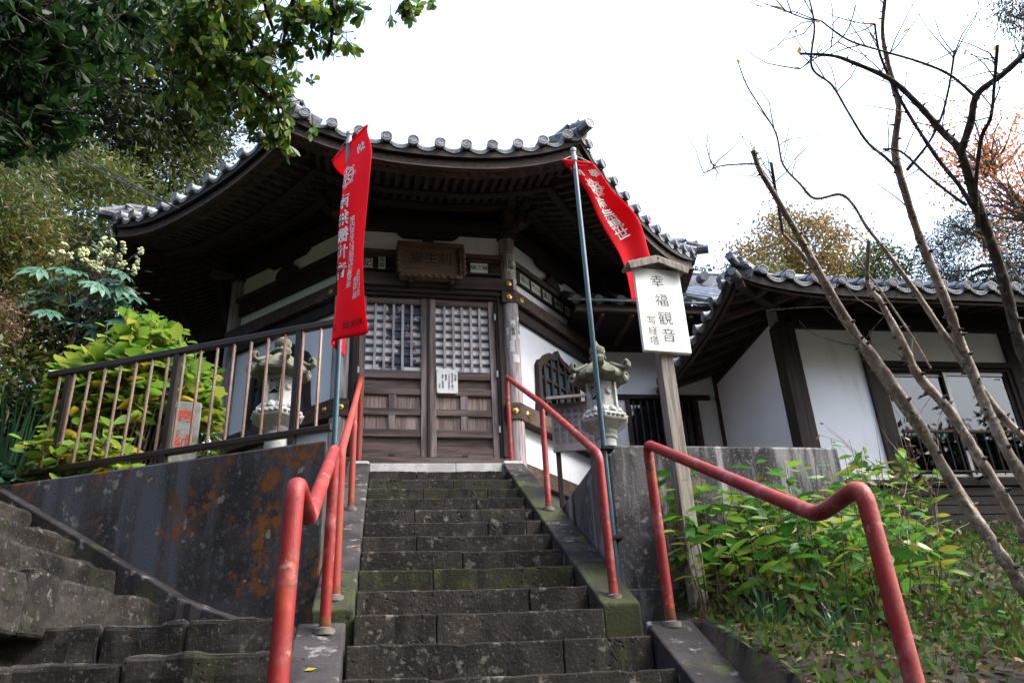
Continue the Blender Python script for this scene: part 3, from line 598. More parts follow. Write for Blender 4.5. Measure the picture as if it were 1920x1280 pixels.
for k in range(8):
    m = rk(k); vis = k in (0,1,2,6,7)
    # deck with smooth sag, both sides
    nx, nr = 20, 12; mb = MB(); v = []
    for j in range(nr+1):
        r = REV-.02-(REV-.30)*j/nr
        for i in range(nx+1):
            s = -1+2*i/nx; v.append((s*r*T22,-r,ztop(r)-.045+lift(s,r)))
    f = [(j*(nx+1)+i, j*(nx+1)+i+1, (j+1)*(nx+1)+i+1, (j+1)*(nx+1)+i) for j in range(nr) for i in range(nx)]
    hp(mb.add(v, f), k, 'roof_deck', TILE, smooth=True, parent=roof)
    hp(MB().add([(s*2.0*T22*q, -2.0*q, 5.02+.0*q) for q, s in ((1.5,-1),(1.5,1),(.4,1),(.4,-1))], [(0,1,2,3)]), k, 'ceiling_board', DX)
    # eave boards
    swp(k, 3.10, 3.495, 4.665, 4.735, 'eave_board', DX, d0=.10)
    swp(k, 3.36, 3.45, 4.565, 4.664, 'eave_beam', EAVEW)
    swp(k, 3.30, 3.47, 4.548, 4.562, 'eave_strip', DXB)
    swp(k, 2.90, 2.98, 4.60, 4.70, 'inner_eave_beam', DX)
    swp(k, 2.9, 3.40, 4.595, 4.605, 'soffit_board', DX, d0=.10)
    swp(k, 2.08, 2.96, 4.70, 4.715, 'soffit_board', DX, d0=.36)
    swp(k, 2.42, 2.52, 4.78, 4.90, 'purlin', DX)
    for j in range(-5, 6):
        x = j*.262; s = x/(REV*T22)
        if abs(s) < .97 and vis:
            for nm, me, dx, dz in (('round_eave_tile', DISC, 0, .075),):
                o = link(nm, me, None, roof); o.matrix_local = m @ Matrix.Translation((x,-REV-.02,4.735+dz-.01+lift(s,REV)))
        # running rows of round tiles
        pts = []
        rlim = max(.35, abs(x)/T22+.10)
        for q in range(9):
            r = REV-.2+(rlim-REV+.2)*q/8
            if r < rlim-1e-6: break
            pts.append(m @ Vector((x,-r,ztop(r)-.02+lift(min(1,abs(x)/(r*T22)),r))))
        if len(pts) > 1: rows.tube(pts, .058, 6)
    if vis:
        for j in range(-6, 6):
            x = (j+.5)*.262; s = x/(REV*T22)
            if abs(s) < 1.0:
                o = link('flat_eave_tile', PAN, None, roof); sl = 2.4*LIFT*abs(s)**1.4*math.copysign(1,s)/(REV*T22)
                o.matrix_local = m @ Matrix.Translation((x,-REV+.005,4.775+lift(s,REV))) @ Matrix.Rotation(-math.atan(sl),4,'Y')
    # rafters
    if vis:
        for j in range(-14, 15):
            x = j*.0985
            def raf(ra, rb, za, zb, w, h, nm, mt):
                ra = max(ra, abs(x)/T22+.04)
                if rb-ra < .06: return
                s = x/(rb*T22); L = lift(min(1,abs(s)), rb); t = (za-zb)/1.0
                sa = min(1, abs(x)/(ra*T22)); La = min(lift(sa, ra), L)
                zA = zb+(rb-ra)*t+La; zB = zb+L
                hp(MB().add([(x-w,-rb,zB-h),(x+w,-rb,zB-h),(x+w,-rb,zB),(x-w,-rb,zB),(x-w,-ra,zA-h),(x+w,-ra,zA-h),(x+w,-ra,zA),(x-w,-ra,zA)],
                    [(0,1,2,3),(7,6,5,4),(0,4,5,1),(1,5,6,2),(2,6,7,3),(3,7,4,0)]), k, nm, mt, parent=roof)
            raf(2.92, 3.40, 4.60+.22, 4.60, .024, .062, 'flying_rafter', EAVEW)
            raf(2.10, 3.00, 4.69+.41, 4.69, .026, .070, 'base_rafter', EAVEW)
    # hip rafter, ridge and its ornament at the corner to the right of face k
    c = m @ Matrix.Rotation(R(22.5),4,'Z')
    def cp(rr, z): return c @ Vector((0,-rr,z))
    rc = 1/math.cos(R(22.5))
    MB().bar(cp(2.25*rc,4.97), cp(3.40*rc,4.70+LIFT*.86), .11, .14).obj('hip_rafter', DXB, roof, bevel=.006)
    MB().bar(cp(3.28*rc,4.76+LIFT*.76), cp(3.46*rc,4.735+LIFT*.92), .12, .13).obj('hip_rafter_end', RAFTEND, roof, bevel=.008)
    rp = [cp(r*rc, ztop(r)+.03+lift(1,r)) for r in [3.40-.25*q for q in range(13)]]
    mb = MB()
    for p, q in zip(rp, rp[1:]): mb.bar(p, q, .15, .17)
    mb.tube([p+Vector((0,0,.10)) for p in rp], .07, 8); mb.obj('hip_ridge', TILE, roof)
    rows.tube([cp(3.66*rc, 4.80+LIFT), cp(3.3*rc, ztop(3.3)+lift(1,3.3))], .06, 8)
    if vis or k == 5:
        on = MB().prism([(-.10,-.05),(.10,-.05),(.135,.05),(.11,.13),(.055,.19),(.02,.17),(-.02,.17),(-.055,.19),(-.11,.13),(-.135,.05)], 0, .05).xf(c @ Matrix.Translation((0,-3.40*rc,4.83+LIFT)) @ Matrix.Diagonal((.72,1,.58,1))).obj('ridge_ornament', TILE, roof, bevel=.012)
        mb = MB().lathe([(.058,0),(.066,.04),(.05,.045)], 12).xf(Matrix.Rotation(R(90),4,'X')).xf(c @ Matrix.Translation((0,-3.40*rc,4.86+LIFT)) @ Matrix.Scale(.7,4)); mb.obj('ornament_boss', TILE, on, True)
        for dx in (-.055,.055): MB().tube([c @ Vector((dx,-3.33*rc,4.915+LIFT)), c @ Vector((dx*1.2,-3.43*rc,4.945+LIFT))], [.020,.024], 8).obj('ornament_horn', TILE, on, True)
        ct = MB().tube([cp(3.34*rc,4.87+LIFT), cp(3.56*rc,4.905+LIFT)], .046, 12).obj('ridge_end_tile', TILE, roof, True)
        o = link('round_eave_tile', DISC, None, roof); o.matrix_local = c @ Matrix.Translation((0,-3.66*rc,4.80+LIFT)) @ Matrix.Diagonal((1.05,.6,1.05,1))
        for sgn in (-1,1):
            o = link('flat_eave_tile', PAN, None, roof); o.matrix_local = c @ Matrix.Rotation(sgn*R(22.5),4,'Z') @ Matrix.Translation((-sgn*(REV*T22-.06),-REV-.01,4.768+LIFT*.93)) @ Matrix.Rotation(sgn*.42,4,'Y')
    # bracket complex on the pillar
    if k in (0,7,1,6):
        bs = MB().box((-.10,-RV-.10,4.60),(.10,-RV+.10,4.70)).xf(c).obj('bracket_block', DZ, hall, bevel=.02)
        for ang in (0, R(67.5), R(-67.5)):
            mm = c @ Matrix.Translation((0,-RV,0)) @ Matrix.Rotation(ang,4,'Z')
            for z0, L in ((4.70,.34),(4.82,.50)):
                MB().prism([(-L,z0+.045),(-L+.07,z0),(L-.07,z0),(L,z0+.045),(L,z0+.095),(-L,z0+.095)], -.045,.045).xf(mm @ Matrix.Rotation(R(90) if ang == 0 else 0,4,'Z')).obj('bracket_arm', DX, bs)
                for e in (-1,0,1):
                    MB().box((e*(L-.06)-.05,-.055,z0+.097),(e*(L-.06)+.05,.055,z0+.125)).xf(mm @ Matrix.Rotation(R(90) if ang == 0 else 0,4,'Z')).obj('bearing_block', DXB, bs, bevel=.01)
        MB().prism([(-.05,4.66),(.10,4.655),(.30,4.60),(.36,4.64),(.34,4.70),(.12,4.755),(-.05,4.755)], -.04,.04).xf(c @ Matrix.Translation((0,-RV,0)) @ Matrix.Rotation(R(-90),4,'Z')).obj('carved_nose', DXB, bs, bevel=.006)
    if k in (0,1,7):
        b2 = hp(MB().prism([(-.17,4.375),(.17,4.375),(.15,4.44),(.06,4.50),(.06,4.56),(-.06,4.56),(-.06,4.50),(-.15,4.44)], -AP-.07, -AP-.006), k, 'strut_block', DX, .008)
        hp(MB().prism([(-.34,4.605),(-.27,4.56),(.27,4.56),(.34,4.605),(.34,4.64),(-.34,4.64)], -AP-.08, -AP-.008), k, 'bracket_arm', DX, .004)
tag(rows.obj('roof_tile_rows', TILE, roof, True), kind='stuff')
# ------------------------------------------------------------------ side building (annex) at the right
GW = bpy.data.materials.new('window_glass'); GW.use_nodes = True; _nt = GW.node_tree; _nt.nodes.clear()
_o = _nt.nodes.new('ShaderNodeOutputMaterial'); _mx = _nt.nodes.new('ShaderNodeMixShader'); _t = _nt.nodes.new('ShaderNodeBsdfTransparent'); _g = _nt.nodes.new('ShaderNodeBsdfGlossy')
_t.inputs[0].default_value = (.80,.85,.90,1); _g.inputs['Roughness'].default_value = .02; _fr = _nt.nodes.new('ShaderNodeFresnel'); _fr.inputs[0].default_value = 1.8
_nt.links.new(_fr.outputs[0], _mx.inputs[0]); _nt.links.new(_t.outputs[0], _mx.inputs[1]); _nt.links.new(_g.outputs[0], _mx.inputs[2]); _nt.links.new(_mx.outputs[0], _o.inputs[0])
ax = thing('side_building', 'low white plastered side building with tiled hip roof behind the bare stems', 'building', (4.22,3.1,1.0))
def ab(a, b, name, mat, bevel=0, parent=None, label=None):
    o = MB().box(a, b).obj(name, mat, None, bevel=bevel, label=label)
    return under(ax, o) if parent is None else sub(parent, o)
def sub(par, o):
    o.parent = par; o.matrix_parent_inverse = (Matrix.Translation(-Vector(ax.location))).copy() @ Matrix.Identity(4)
    o.matrix_parent_inverse = Matrix.Identity(4)
    return o
ab((4.41,3.12,1.62),(5.10,3.24,3.29),'plaster_panel',PLASTER)
ab((5.25,3.12,2.92),(6.80,3.24,3.29),'plaster_panel',PLASTER)
ab((6.95,3.12,1.62),(10.5,3.24,3.29),'plaster_panel',PLASTER)
ab((4.235,3.29,1.35),(4.35,4.95,3.75),'plaster_panel',PLASTER)
ab((4.21,3.08,.9),(4.405,3.28,3.36),'corner_post',DZ,.01)
ab((5.10,3.085,1.0),(5.25,3.25,3.29),'post',DZ,.008)
ab((6.80,3.085,1.0),(6.95,3.25,3.29),'post',DZ,.008)
ab((4.40,3.075,3.29),(10.5,3.26,3.44),'wall_plate',DX,.008)
ab((4.205,3.30,3.42),(4.36,4.9,3.56),'wall_plate',DX,.008)
ab((5.25,3.075,2.855),(6.80,3.25,2.92),'window_head',DX,.006)
ab((4.40,3.07,1.555),(10.5,3.26,1.62),'ground_sill',DX,.006)
for i in range(11): ab((4.42+i*.55,3.13,1.0),(4.42+i*.55+.54,3.2,1.553),'base_board',DZ,.004)
for i in range(6): ab((4.42,3.105-i*.002,1.0+i*.092),(10.4,3.132,1.0+i*.092+.085),'base_board',DX,.004)
ab((4.36,3.13,3.44),(10.5,3.22,3.80),'upper_board',DX)
ab((4.23,3.30,3.56),(4.33,5.9,3.95),'upper_board',DX)
ab((4.24,5.92,.9),(10.5,6.02,4.95),'back_wall',PLASTER)
ab((10.4,3.25,.9),(10.5,5.92,4.6),'end_wall',PLASTER)
# window
win = ab((5.25,3.10,1.62),(5.30,3.24,2.855),'window',DZ,.004,label='sliding window with guard rail and paper screen behind the glass')
for a, b, nm in (((6.75,3.10,1.62),(6.80,3.24,2.855),'window_jamb'),((5.30,3.105,1.62),(6.75,3.24,1.655),'window_sill'),((5.30,3.105,2.82),(6.75,3.24,2.855),'window_top')): ab(a, b, nm, DZ, .003, win)
ALU = M('dull_aluminium', (.30,.29,.27), rough=.4, metal=.6)
for x0, x1, y in ((5.30,6.05,3.16),(6.00,6.75,3.125)):
    sh = ab((x0,y,1.655),(x0+.045,y+.03,2.82),'sash_stile',ALU,.003,win); ab((x1-.045,y,1.655),(x1,y+.03,2.82),'sash_stile',DZ,.003,win)
    ab((x0+.045,y,2.775),(x1-.045,y+.03,2.82),'sash_rail',ALU,.003,win); ab((x0+.045,y,1.655),(x1-.045,y+.03,1.70),'sash_rail',ALU,.003,win)
    ab((x0+.045,y+.013,1.70),(x1-.045,y+.016,2.775),'pane',GW,0,win)
ab((5.30,3.236,1.655),(6.75,3.24,2.82),'paper_screen',SHOJI,0,win)
for i in range(1,8): ab((5.30,3.215,1.655+i*.146),(6.75,3.236,1.667+i*.146),'screen_bar',DX,0,win)
for i in range(1,8): ab((5.30+i*.181,3.217,1.655),(5.311+i*.181,3.236,2.82),'screen_bar',DZ,0,win)
ab((5.26,2.965,2.075),(6.80,2.995,2.105),'guard_rail',DXB,.006,win); ab((5.26,2.965,1.66),(6.80,2.99,1.68),'guard_rail',DX,.004,win)
for i in range(15): sub(win, MB().tube([(5.30+i*.105,2.978,1.64),(5.30+i*.105,2.978,2.08)], .008, 6).obj('guard_bar', INK, None, True))
for x in (5.32,6.02,6.74): ab((x-.012,2.97,1.62),(x+.012,3.11,1.64),'guard_bracket',DX,0,win)
# roof: front and left slopes meeting in a hip
def alift(d): return .21*math.exp(-max(d,0)/.42)
EX, EY, EZ, SL = 3.45, 2.30, 3.29, .46
aroof = ab((5.5,6.0,5.02),(10,6.2,5.2),'roof',TILE)
def asub(o): return sub(aroof, o)
nt_, nx_ = 9, 40; mb = MB()
for side in (0,1):
    v = []; L = 7.0 if side == 0 else 4.2
    for j in range(nt_+1):
        t = 3.6*j/nt_
        for i in range(nx_+1):
            d = t+(L-t)*(i/nx_)**1.6 if L > t else t
            z = EZ+.07+SL*t+alift(d)*max(0,1-t/2.2)
            v.append((EX+d,EY+t,z) if side == 0 else (EX+t,EY+d,z))
    mb.add(v, [(j*(nx_+1)+i, j*(nx_+1)+i+1, (j+1)*(nx_+1)+i+1, (j+1)*(nx_+1)+i) for j in range(nt_) for i in range(nx_)])
asub(mb.obj('roof_deck', TILE, None, True))
def aeave(side, o0, o1, z0, z1, nm, mat, L, up0=0, n=26):
    v = []
    for i in range(n+1):
        d = L*(i/n)**1.5
        for o, z in ((o0,z0),(o1,z0+up0),(o1,z1+up0),(o0,z1)):
            dd = max(d, 0)+o; zz = z+alift(d)*max(0,1-o/1.2); v.append((EX+dd,EY+o,zz) if side == 0 else (EX+o,EY+dd,zz))
    f = [(0,1,2,3), tuple(4*n+q for q in (3,2,1,0))]
    for i in range(n):
        for j in range(4): f.append((4*i+j, 4*i+4+j, 4*i+4+(j+1) % 4, 4*i+(j+1) % 4))
    asub(MB().add(v, f).obj(nm, mat, None))
for side, L in ((0,6.8),(1,2.6)):
    aeave(side, .03, 1.05, EZ+.0, EZ+.04, 'soffit_board', DX, L, .36)
    aeave(side, .02, .09, EZ-.055, EZ+.03, 'eave_board', DX, L, .01)
    aeave(side, .05, .08, EZ-.085, EZ-.056, 'eave_strip', DXB, L, .01)
    n = int(L/.27)
    for i in range(n):
        d = .30+i*.27; z = EZ+.105+alift(d); sl = -.21/.42*math.exp(-d/.42)
        q = Matrix.Translation((EX+d,EY-.015,z)) if side == 0 else Matrix.Translation((EX-.015,EY+d,z)) @ Matrix.Rotation(R(-90),4,'Z')
        o = link('round_eave_tile', DISC, None, aroof); o.matrix_local = q @ Matrix.Diagonal((.9,.9,.9,1))
        d2 = d+.135; z = EZ+.075+alift(d2); sl = -.5*math.exp(-d2/.42); ry = -math.atan(sl)
        q = Matrix.Translation((EX+d2,EY,z)) @ Matrix.Rotation(ry,4,'Y') if side == 0 else Matrix.Translation((EX,EY+d2,z)) @ Matrix.Rotation(R(-90),4,'Z') @ Matrix.Rotation(-ry,4,'Y')
        o = link('flat_eave_tile', PAN, None, aroof); o.matrix_local = q
    for i in range(int(L/.33)):
        d = .35+i*.33; a0 = max(0,.0); o1 = min(.74, d-.05); zz = alift(d)*.9
        if side == 0: bar = MB().bar((EX+d,EY+.07,EZ-.03+zz),(EX+d,EY+o1,EZ-.03+.36*o1+zz*.3),.05,.065)
        else: bar = MB().bar((EX+.07,EY+d,EZ-.03+zz),(EX+o1,EY+d,EZ-.03+.36*o1+zz*.3),.055,.065)
        asub(bar.obj('rafter', DXB, None, bevel=.004))
asub(MB().bar((EX+.06,EY+.06,EZ+.10),(EX+.80,EY+.80,EZ+.27),.09,.13).obj('hip_rafter', DXB, None, bevel=.008))
rp = [(EX+.12+.3*q,EY+.12+.3*q,EZ+.16+SL*.3*q+.10*math.exp(-q*.8)) for q in range(11)]
mb = MB()
for p, q in zip(rp, rp[1:]): mb.bar(p, q, .15, .17)
mb.tube([(x,y,z+.10) for x, y, z in rp], .065, 8); asub(mb.obj('hip_ridge', TILE, None))
hm = frame((EX+.10,EY+.10,EZ+.30), (1,-1,0), (0,0,1))
def hpr(poly, d0, d1): return MB().prism(poly, d0, d1).xf(Matrix.Translation((EX+.10,EY+.10,EZ+.17)) @ Matrix.Rotation(R(-45),4,'Z'))
orn = asub(hpr([(-.11,-.05),(.11,-.05),(.15,.04),(.13,.12),(.06,.17),(-.06,.17),(-.13,.12),(-.15,.04)], -.03, .03).obj('ridge_ornament', TILE, None, bevel=.012))
for sgn in (-1,1):
    for q, (r_, w_) in enumerate(((.055,.022),(.03,.018))):
        pts = [(sgn*(.075+r_*math.cos(a)), -.035, .055+r_*math.sin(a)) for a in [k*math.pi/5 for k in range(9)]]
        o = MB().tube(pts, w_*.6, 6).xf(Matrix.Translation((EX+.10,EY+.10,EZ+.17)) @ Matrix.Rotation(R(-45),4,'Z')).obj('scroll', TILE, None, True); sub(orn, o)
asub(MB().tube([(EX+.16,EY+.16,EZ+.30),(EX-.04,EY-.04,EZ+.335)], .042, 14).obj('ridge_end_tile', TILE, None, True))
asub(MB().tube([(EX+.10,EY+.10,EZ+.13),(EX-.04,EY-.04,EZ+.16)], .042, 12).obj('ridge_end_tile', TILE, None, True))
mb = MB()
for i in range(24):
    x = EX+.3+i*.27; t1 = min(3.5, x-EX-.1)
    mb.tube([(x,EY+t,EZ+.11+SL*t+alift(x-EX)*max(0,1-t/2.2)) for t in np.linspace(.1,t1,5)], .055, 6)
for i in range(9):
    y = EY+.3+i*.27; t1 = min(3.5, y-EY-.1)
    mb.tube([(EX+t,y,EZ+.11+SL*t+alift(y-EY)*max(0,1-t/2.2)) for t in np.linspace(.1,t1,5)], .055, 6)
tag(asub(mb.obj('roof_tile_rows', TILE, None, True)), kind='stuff')
# connecting corridor between hall and side building
cr = thing('connecting_corridor', 'short white corridor with barred window between hall and side building', 'building', (3.4,4.9,1.0))
def cb(a, b, nm, mat, bevel=0): return under(cr, MB().box(a, b).obj(nm, mat, None, bevel=bevel))
cb((2.55,4.92,.9),(3.06,5.05,3.215),'plaster_panel',PLASTER); cb((3.93,4.92,.9),(4.225,5.05,3.215),'plaster_panel',PLASTER); cb((2.55,4.92,3.275),(4.225,5.05,3.86),'plaster_panel',PLASTER)
cb((3.06,4.92,.9),(3.93,5.05,2.20),'plaster_panel',PLASTER)
cb((2.93,4.885,3.215),(4.12,5.06,3.275),'head_beam',DX,.006); cb((4.20,4.88,1.0),(4.262,4.94,3.6),'post',DXB,.006)
cwin = cb((3.03,4.89,2.2),(3.085,5.05,3.215),'window',DXB,.006)
for x in (3.905,): cb((x,4.89,2.2),(x+.05,5.05,3.215),'window_jamb',DXB,.006)
cb((3.085,4.99,2.2),(3.905,5.0,3.215),'pane',GLASS)
for i in range(9): cb((3.125+i*.088,4.905,2.2),(3.14+i*.088,4.93,3.2),'window_bar',DXB,.002)
cb((2.3,4.05,4.02),(4.5,4.95,4.06),'soffit_board',DX); cb((2.3,4.06,3.97),(4.5,4.12,4.02),'eave_beam',DXB,.005); cb((2.5,4.88,3.86),(4.3,5.05,4.02),'wall_plate',DX)
for i in range(6): cb((2.6+i*.36,4.10,3.93),(2.65+i*.36,4.9,3.985),'rafter',DXB,.004)
CE, CS = 4.0, .66
mb = MB().add([(2.2,CE,4.06),(4.9,CE,4.06),(7.5,7.3,4.06+CS*3.3),(2.2,7.3,4.06+CS*3.3)], [(0,1,2,3)]); under(cr, mb.obj('roof_deck', TILE, None))
mb = MB()
for i in range(17):
    x = 2.3+i*.27; y0 = CE+max(0,(x-4.7))*1.25; mb.tube([(x,y,4.09+CS*(y-CE)) for y in np.linspace(y0,7.2,4)], .06, 8)
tag(under(cr, mb.obj('roof_tile_rows', TILE, None, True)), kind='stuff')
for j in range(14):
    y = CE+.22*j; under(cr, MB().box((2.2,y,4.075+CS*(y-CE)),(7.0 if j > 3 else 4.9,y+.03,4.10+CS*(y-CE))).obj('tile_course', TILE, None))
mb = MB().bar((2.2,7.3,6.32),(7.5,7.3,6.32),.2,.24).tube([(2.2,7.3,6.50),(7.5,7.3,6.50)], .08, 8); under(cr, mb.obj('ridge', TILE, None))
for x in (4.95,5.25,5.6): under(cr, MB().tube([(x,7.1,6.30),(x,6.9,6.26)], .08, 12).obj('ridge_end_tile', TILE, None, True))
# ------------------------------------------------------------------ wooden sign post
sg = thing('sign_post', 'white roofed wooden sign board on grey post in front of the right wall', 'sign', (1.83,.20,-.1), R(4))
sg.rotation_euler = (R(-1.0), R(0.5), R(5))
MB().box((-.043,-.03,-.2),(.043,.05,2.16)).obj('post', POSTW, sg, bevel=.004)
bd = MB().box((-.157,-.062,1.635),(.157,-.032,2.235)).obj('board', WHITEB, sg, bevel=.003)
for s in (-1,1):
    MB().bar((s*.0,-.035,2.315),(s*.205,-.035,2.245),.12,.022,(0,0,1)).obj('sign_roof', POSTW, sg, bevel=.003)
    MB().bar((s*.004,-.102,2.283),(s*.203,-.102,2.216),.014,.045,(0,0,1)).obj('roof_edge', POSTW, sg, bevel=.002)
MB().box((-.15,-.05,2.205),(.15,-.02,2.262)).obj('roof_batten', POSTW, sg, bevel=.003)
for c_, x, z, s_ in (('幸',-.008,2.135,.098),('福',.006,1.995,.098),('観',.012,1.865,.104),('音',.020,1.745,.102),('写',-.083,1.845,.066),('経',-.082,1.772,.066),('塔',-.081,1.703,.066)):
    txt(c_, s_, SIGNINK, bd, frame((x,-.0635,z), (1,-.02,0), (0,0,1)) @ Matrix.Rotation(random.uniform(-.04,.04),4,'Z'), weight=-.0009 if s_ > .09 else -.0005)
# ------------------------------------------------------------------ banners on poles
def wheel(mb, cu, cv, r):
    """eight-spoked wheel emblem in cloth coordinates (metres)"""
    def ring(a, b, n=36):
        o = len(mb.v)
        for k in range(n):
            t = 2*math.pi*k/n
            for q in (a, b): mb.v.append((cu+q*math.cos(t), cv+q*math.sin(t), 0))
        for k in range(n): mb.f.append((o+2*k, o+2*k+1, o+2*((k+1) % n)+1, o+2*((k+1) % n)))
    ring(r*.80, r*.88); ring(r*.68, r*.74); ring(r*.20, r*.30); ring(r*.0, r*.10, 12)
    for k in range(8):
        t = 2*math.pi*k/8; c_, s_ = math.cos(t), math.sin(t)
        def P(a, b): return (cu+a*c_-b*s_, cv+a*s_+b*c_, 0)
        mb.add([P(r*.28,-r*.035),P(r*.5,-r*.085),P(r*.7,-r*.035),P(r*.7,r*.035),P(r*.5,r*.085),P(r*.28,r*.035)], [(0,1,2,3,4,5)])
        o = len(mb.v)
        for j in range(12):
            u = 2*math.pi*j/12
            for q in (r*.09, r*.13): mb.v.append(P(r*.98+q*math.cos(u), q*math.sin(u)*1.2))
        for j in range(12): mb.f.append((o+2*j, o+2*j+1, o+2*((j+1) % 12)+1, o+2*((j+1) % 12)))
def banner(name_label, base, pole_pts, S, BW, BL, bar_pts, marks, mirror, cords):
    b = thing('banner_flag', name_label, 'banner', base, 0, 'red temple banners on poles')
    under(b, MB().tube(pole_pts, .0165, 12).obj('pole', POLE, None, True))
    tp = Vector(pole_pts[-1]); under(b, MB().lathe([(.0165,-.10),(.021,-.095),(.021,-.055),(.0165,-.05),(.0165,-.015),(.021,-.01),(.022,.012),(.012,.022)], 12, tp).obj('pole_cap', POLECAP, None, True))
    nu, nv = 22, 60; v = [S(i/nu, j/nv) for j in range(nv+1) for i in range(nu+1)]
    f = [(j*(nu+1)+i, j*(nu+1)+i+1, (j+1)*(nu+1)+i+1, (j+1)*(nu+1)+i) for j in range(nv) for i in range(nu)]
    cl = under(b, MB().add(v, f).obj('cloth', CLOTH, None, True))
    so = cl.modifiers.new('t', 'SOLIDIFY'); so.thickness = .0016; so.offset = 0
    under(b, MB().tube(bar_pts, .009, 10).obj('crossbar', CLOTH, None, True))
    for p, q in cords: under(b, MB().tube([p, q], .003, 5).obj('tie_cord', POLECAP, None))
    eye = Vector((.13,-4.29,-.66))
    def onto(me, nm, mat):
        for vt in me.vertices:
            u = vt.co.x/BW+.5; w = -vt.co.y/BL
            if mirror: u = 1-u
            p = Vector(S(u, w)); e = 1e-3; du = Vector(S(u+e,w))-p; dv = Vector(S(u,w+e))-p; n_ = du.cross(dv).normalized()
            side = 1 if mirror else -1
            if n_.dot(eye-p) < 0 and False: side = -side
            vt.co = p+n_*side*.0035*SGN
        me.materials.clear(); o = link(nm, me, mat, None); o.parent = cl; return o
    SGN = 1
    for kind, body, u, w, sz, mat in marks:
        if kind == 'w':
            mb = MB(); wheel(mb, (u-.5)*BW, -w*BL, sz); me = bpy.data.meshes.new('emblem'); me.from_pydata(mb.v, [], mb.f); nm = 'emblem'
        else:
            cu = bpy.data.curves.new('t', 'FONT'); cu.body = '\n'.join(body) if kind == 'v' else body; cu.size = sz; cu.align_x = 'CENTER'; cu.align_y = 'CENTER'; cu.space_line = .95
            cu.offset = sz*.016; cu.resolution_u = 2; to = bpy.data.objects.new('tmp', cu); COL.objects.link(to)
            me = bpy.data.meshes.new_from_object(to.evaluated_get(bpy.context.evaluated_depsgraph_get())); bpy.data.objects.remove(to); nm = 'lettering'
            me.transform(Matrix.Translation(((u-.5)*BW, -w*BL, 0)))
        for sd in (1,-1):
            SGN = sd; onto(me.copy(), nm, mat)
        bpy.data.meshes.remove(me)
    return b
def SL_(u, v):      # left banner: bar points towards the viewer; below it the far side folds back
    k = min(1, max(0, v/.17)); k = k*k*(3-2*k); ph = R(58); L = .45; uf = .40
    bx, by = -.145+(u-.5)*L*math.cos(ph), .30-(u-.5)*L*math.sin(ph)
    ex, ey = -.172-.02*v, .27
    if u >= uf:
        al = R(40+10*math.sin(3.2*v)); qx, qy = ex+(u-uf)*L*math.cos(al), ey-(u-uf)*L*math.sin(al)
    else: qx, qy = ex+(uf-u)*L*.30, ey+(uf-u)*L*.95
    e = min(1, abs(u-uf)/.10); rnd_ = .012*(1-e)**2
    w = (.012*math.sin(8*v+5*u)+.010*math.sin(3*v-9*u))*k*(.4+v)
    return (bx+(qx-bx)*k+w*.75+rnd_*k, by+(qy-by)*k+w*.65, 3.118-1.53*v-.02*math.sin(u*math.pi)*k*(1-v))
MK = [('h','奉',.80,.085,.10,WHITEINK),('h','納',.22,.085,.10,WHITEINK),('w','',.5,.20,.085,WHITEINK)]+[('h',c_,.45,.325+.088*i,.125,WHITEINK) for i, c_ in enumerate('南無観世')]
lmk = [('h','納',.20,.085,.085,WHITEINK),('w','',.52,.20,.088,WHITEINK)]+[('h',c_,.54,.335+.085*i,.12,WHITEINK) for i, c_ in enumerate('南無観世音')]+[('v','家内安全心願成就交通安全',.34,.60,.046,WHITEINK),('v','身体健全',.12,.78,.048,WHITEINK),('v','商売繁昌',.20,.79,.04,WHITEINK),('h','利生堂　海福寺',.42,.945,.045,DARKINK)]
_c, _s = math.cos(R(58))*.23, math.sin(R(58))*.23
banner('red banner on the left pole beside the door lattice, hanging almost straight', (-.15,.30,0), [(-.15,.34,.15),(-.15,.31,2.0),(-.15,.30,3.21)], SL_, .45, 1.52,
       [(-.145-_c,.30+_s,3.125),(-.145+_c,.30-_s,3.125)], lmk, True, [((-.15,.30,3.20),(-.145-_c,.30+_s,3.13)),((-.15,.30,3.20),(-.145+_c,.30-_s,3.13))])
P0a, P0b = Vector((1.325,.30,3.085)), Vector((1.565,.36,3.115)); P1a, P1b = Vector((1.955,1.02,2.37)), Vector((2.20,1.05,2.62))
def SR_(u, v):      # right banner: blown out to the right and back
    a = P0a.lerp(P1a, v); b = P0b.lerp(P1b, v); p = a.lerp(b, u)
    bow = math.sin(v*math.pi)*.07; wv = .022*math.sin(10*v+2.5*u)*min(1,v*4)+.02*math.sin(u*6+v*3)*min(1,v*4)
    return (p.x+bow*.55+wv*.35, p.y-wv, p.z+bow*.75-.02*math.sin(u*math.pi)*(1-v))
banner('red banner on the right pole blowing sideways behind the sign board', (1.42,.35,0), [(1.445,.40,.18),(1.43,.36,1.6),(1.42,.33,3.20)], SR_, .25, 1.22,
       [tuple(P0a),tuple(P0b)], [(a, b, u, w, s_*.88 if a != 'w' else s_*.95, m) for a, b, u, w, s_, m in MK], False, [((1.42,.33,3.16),tuple(P0a)),((1.42,.33,3.16),tuple(P0b)),((1.42,.325,3.15),(1.41,.32,3.03))])
for x, y, z in ((1.45,.37,.98),(1.455,.40,.45)): under(rw, MB().box((x-.03,y-.03,z-.012),(x+.04,y+.06,z+.012)).obj('pole_clamp', INK, None, bevel=.003))
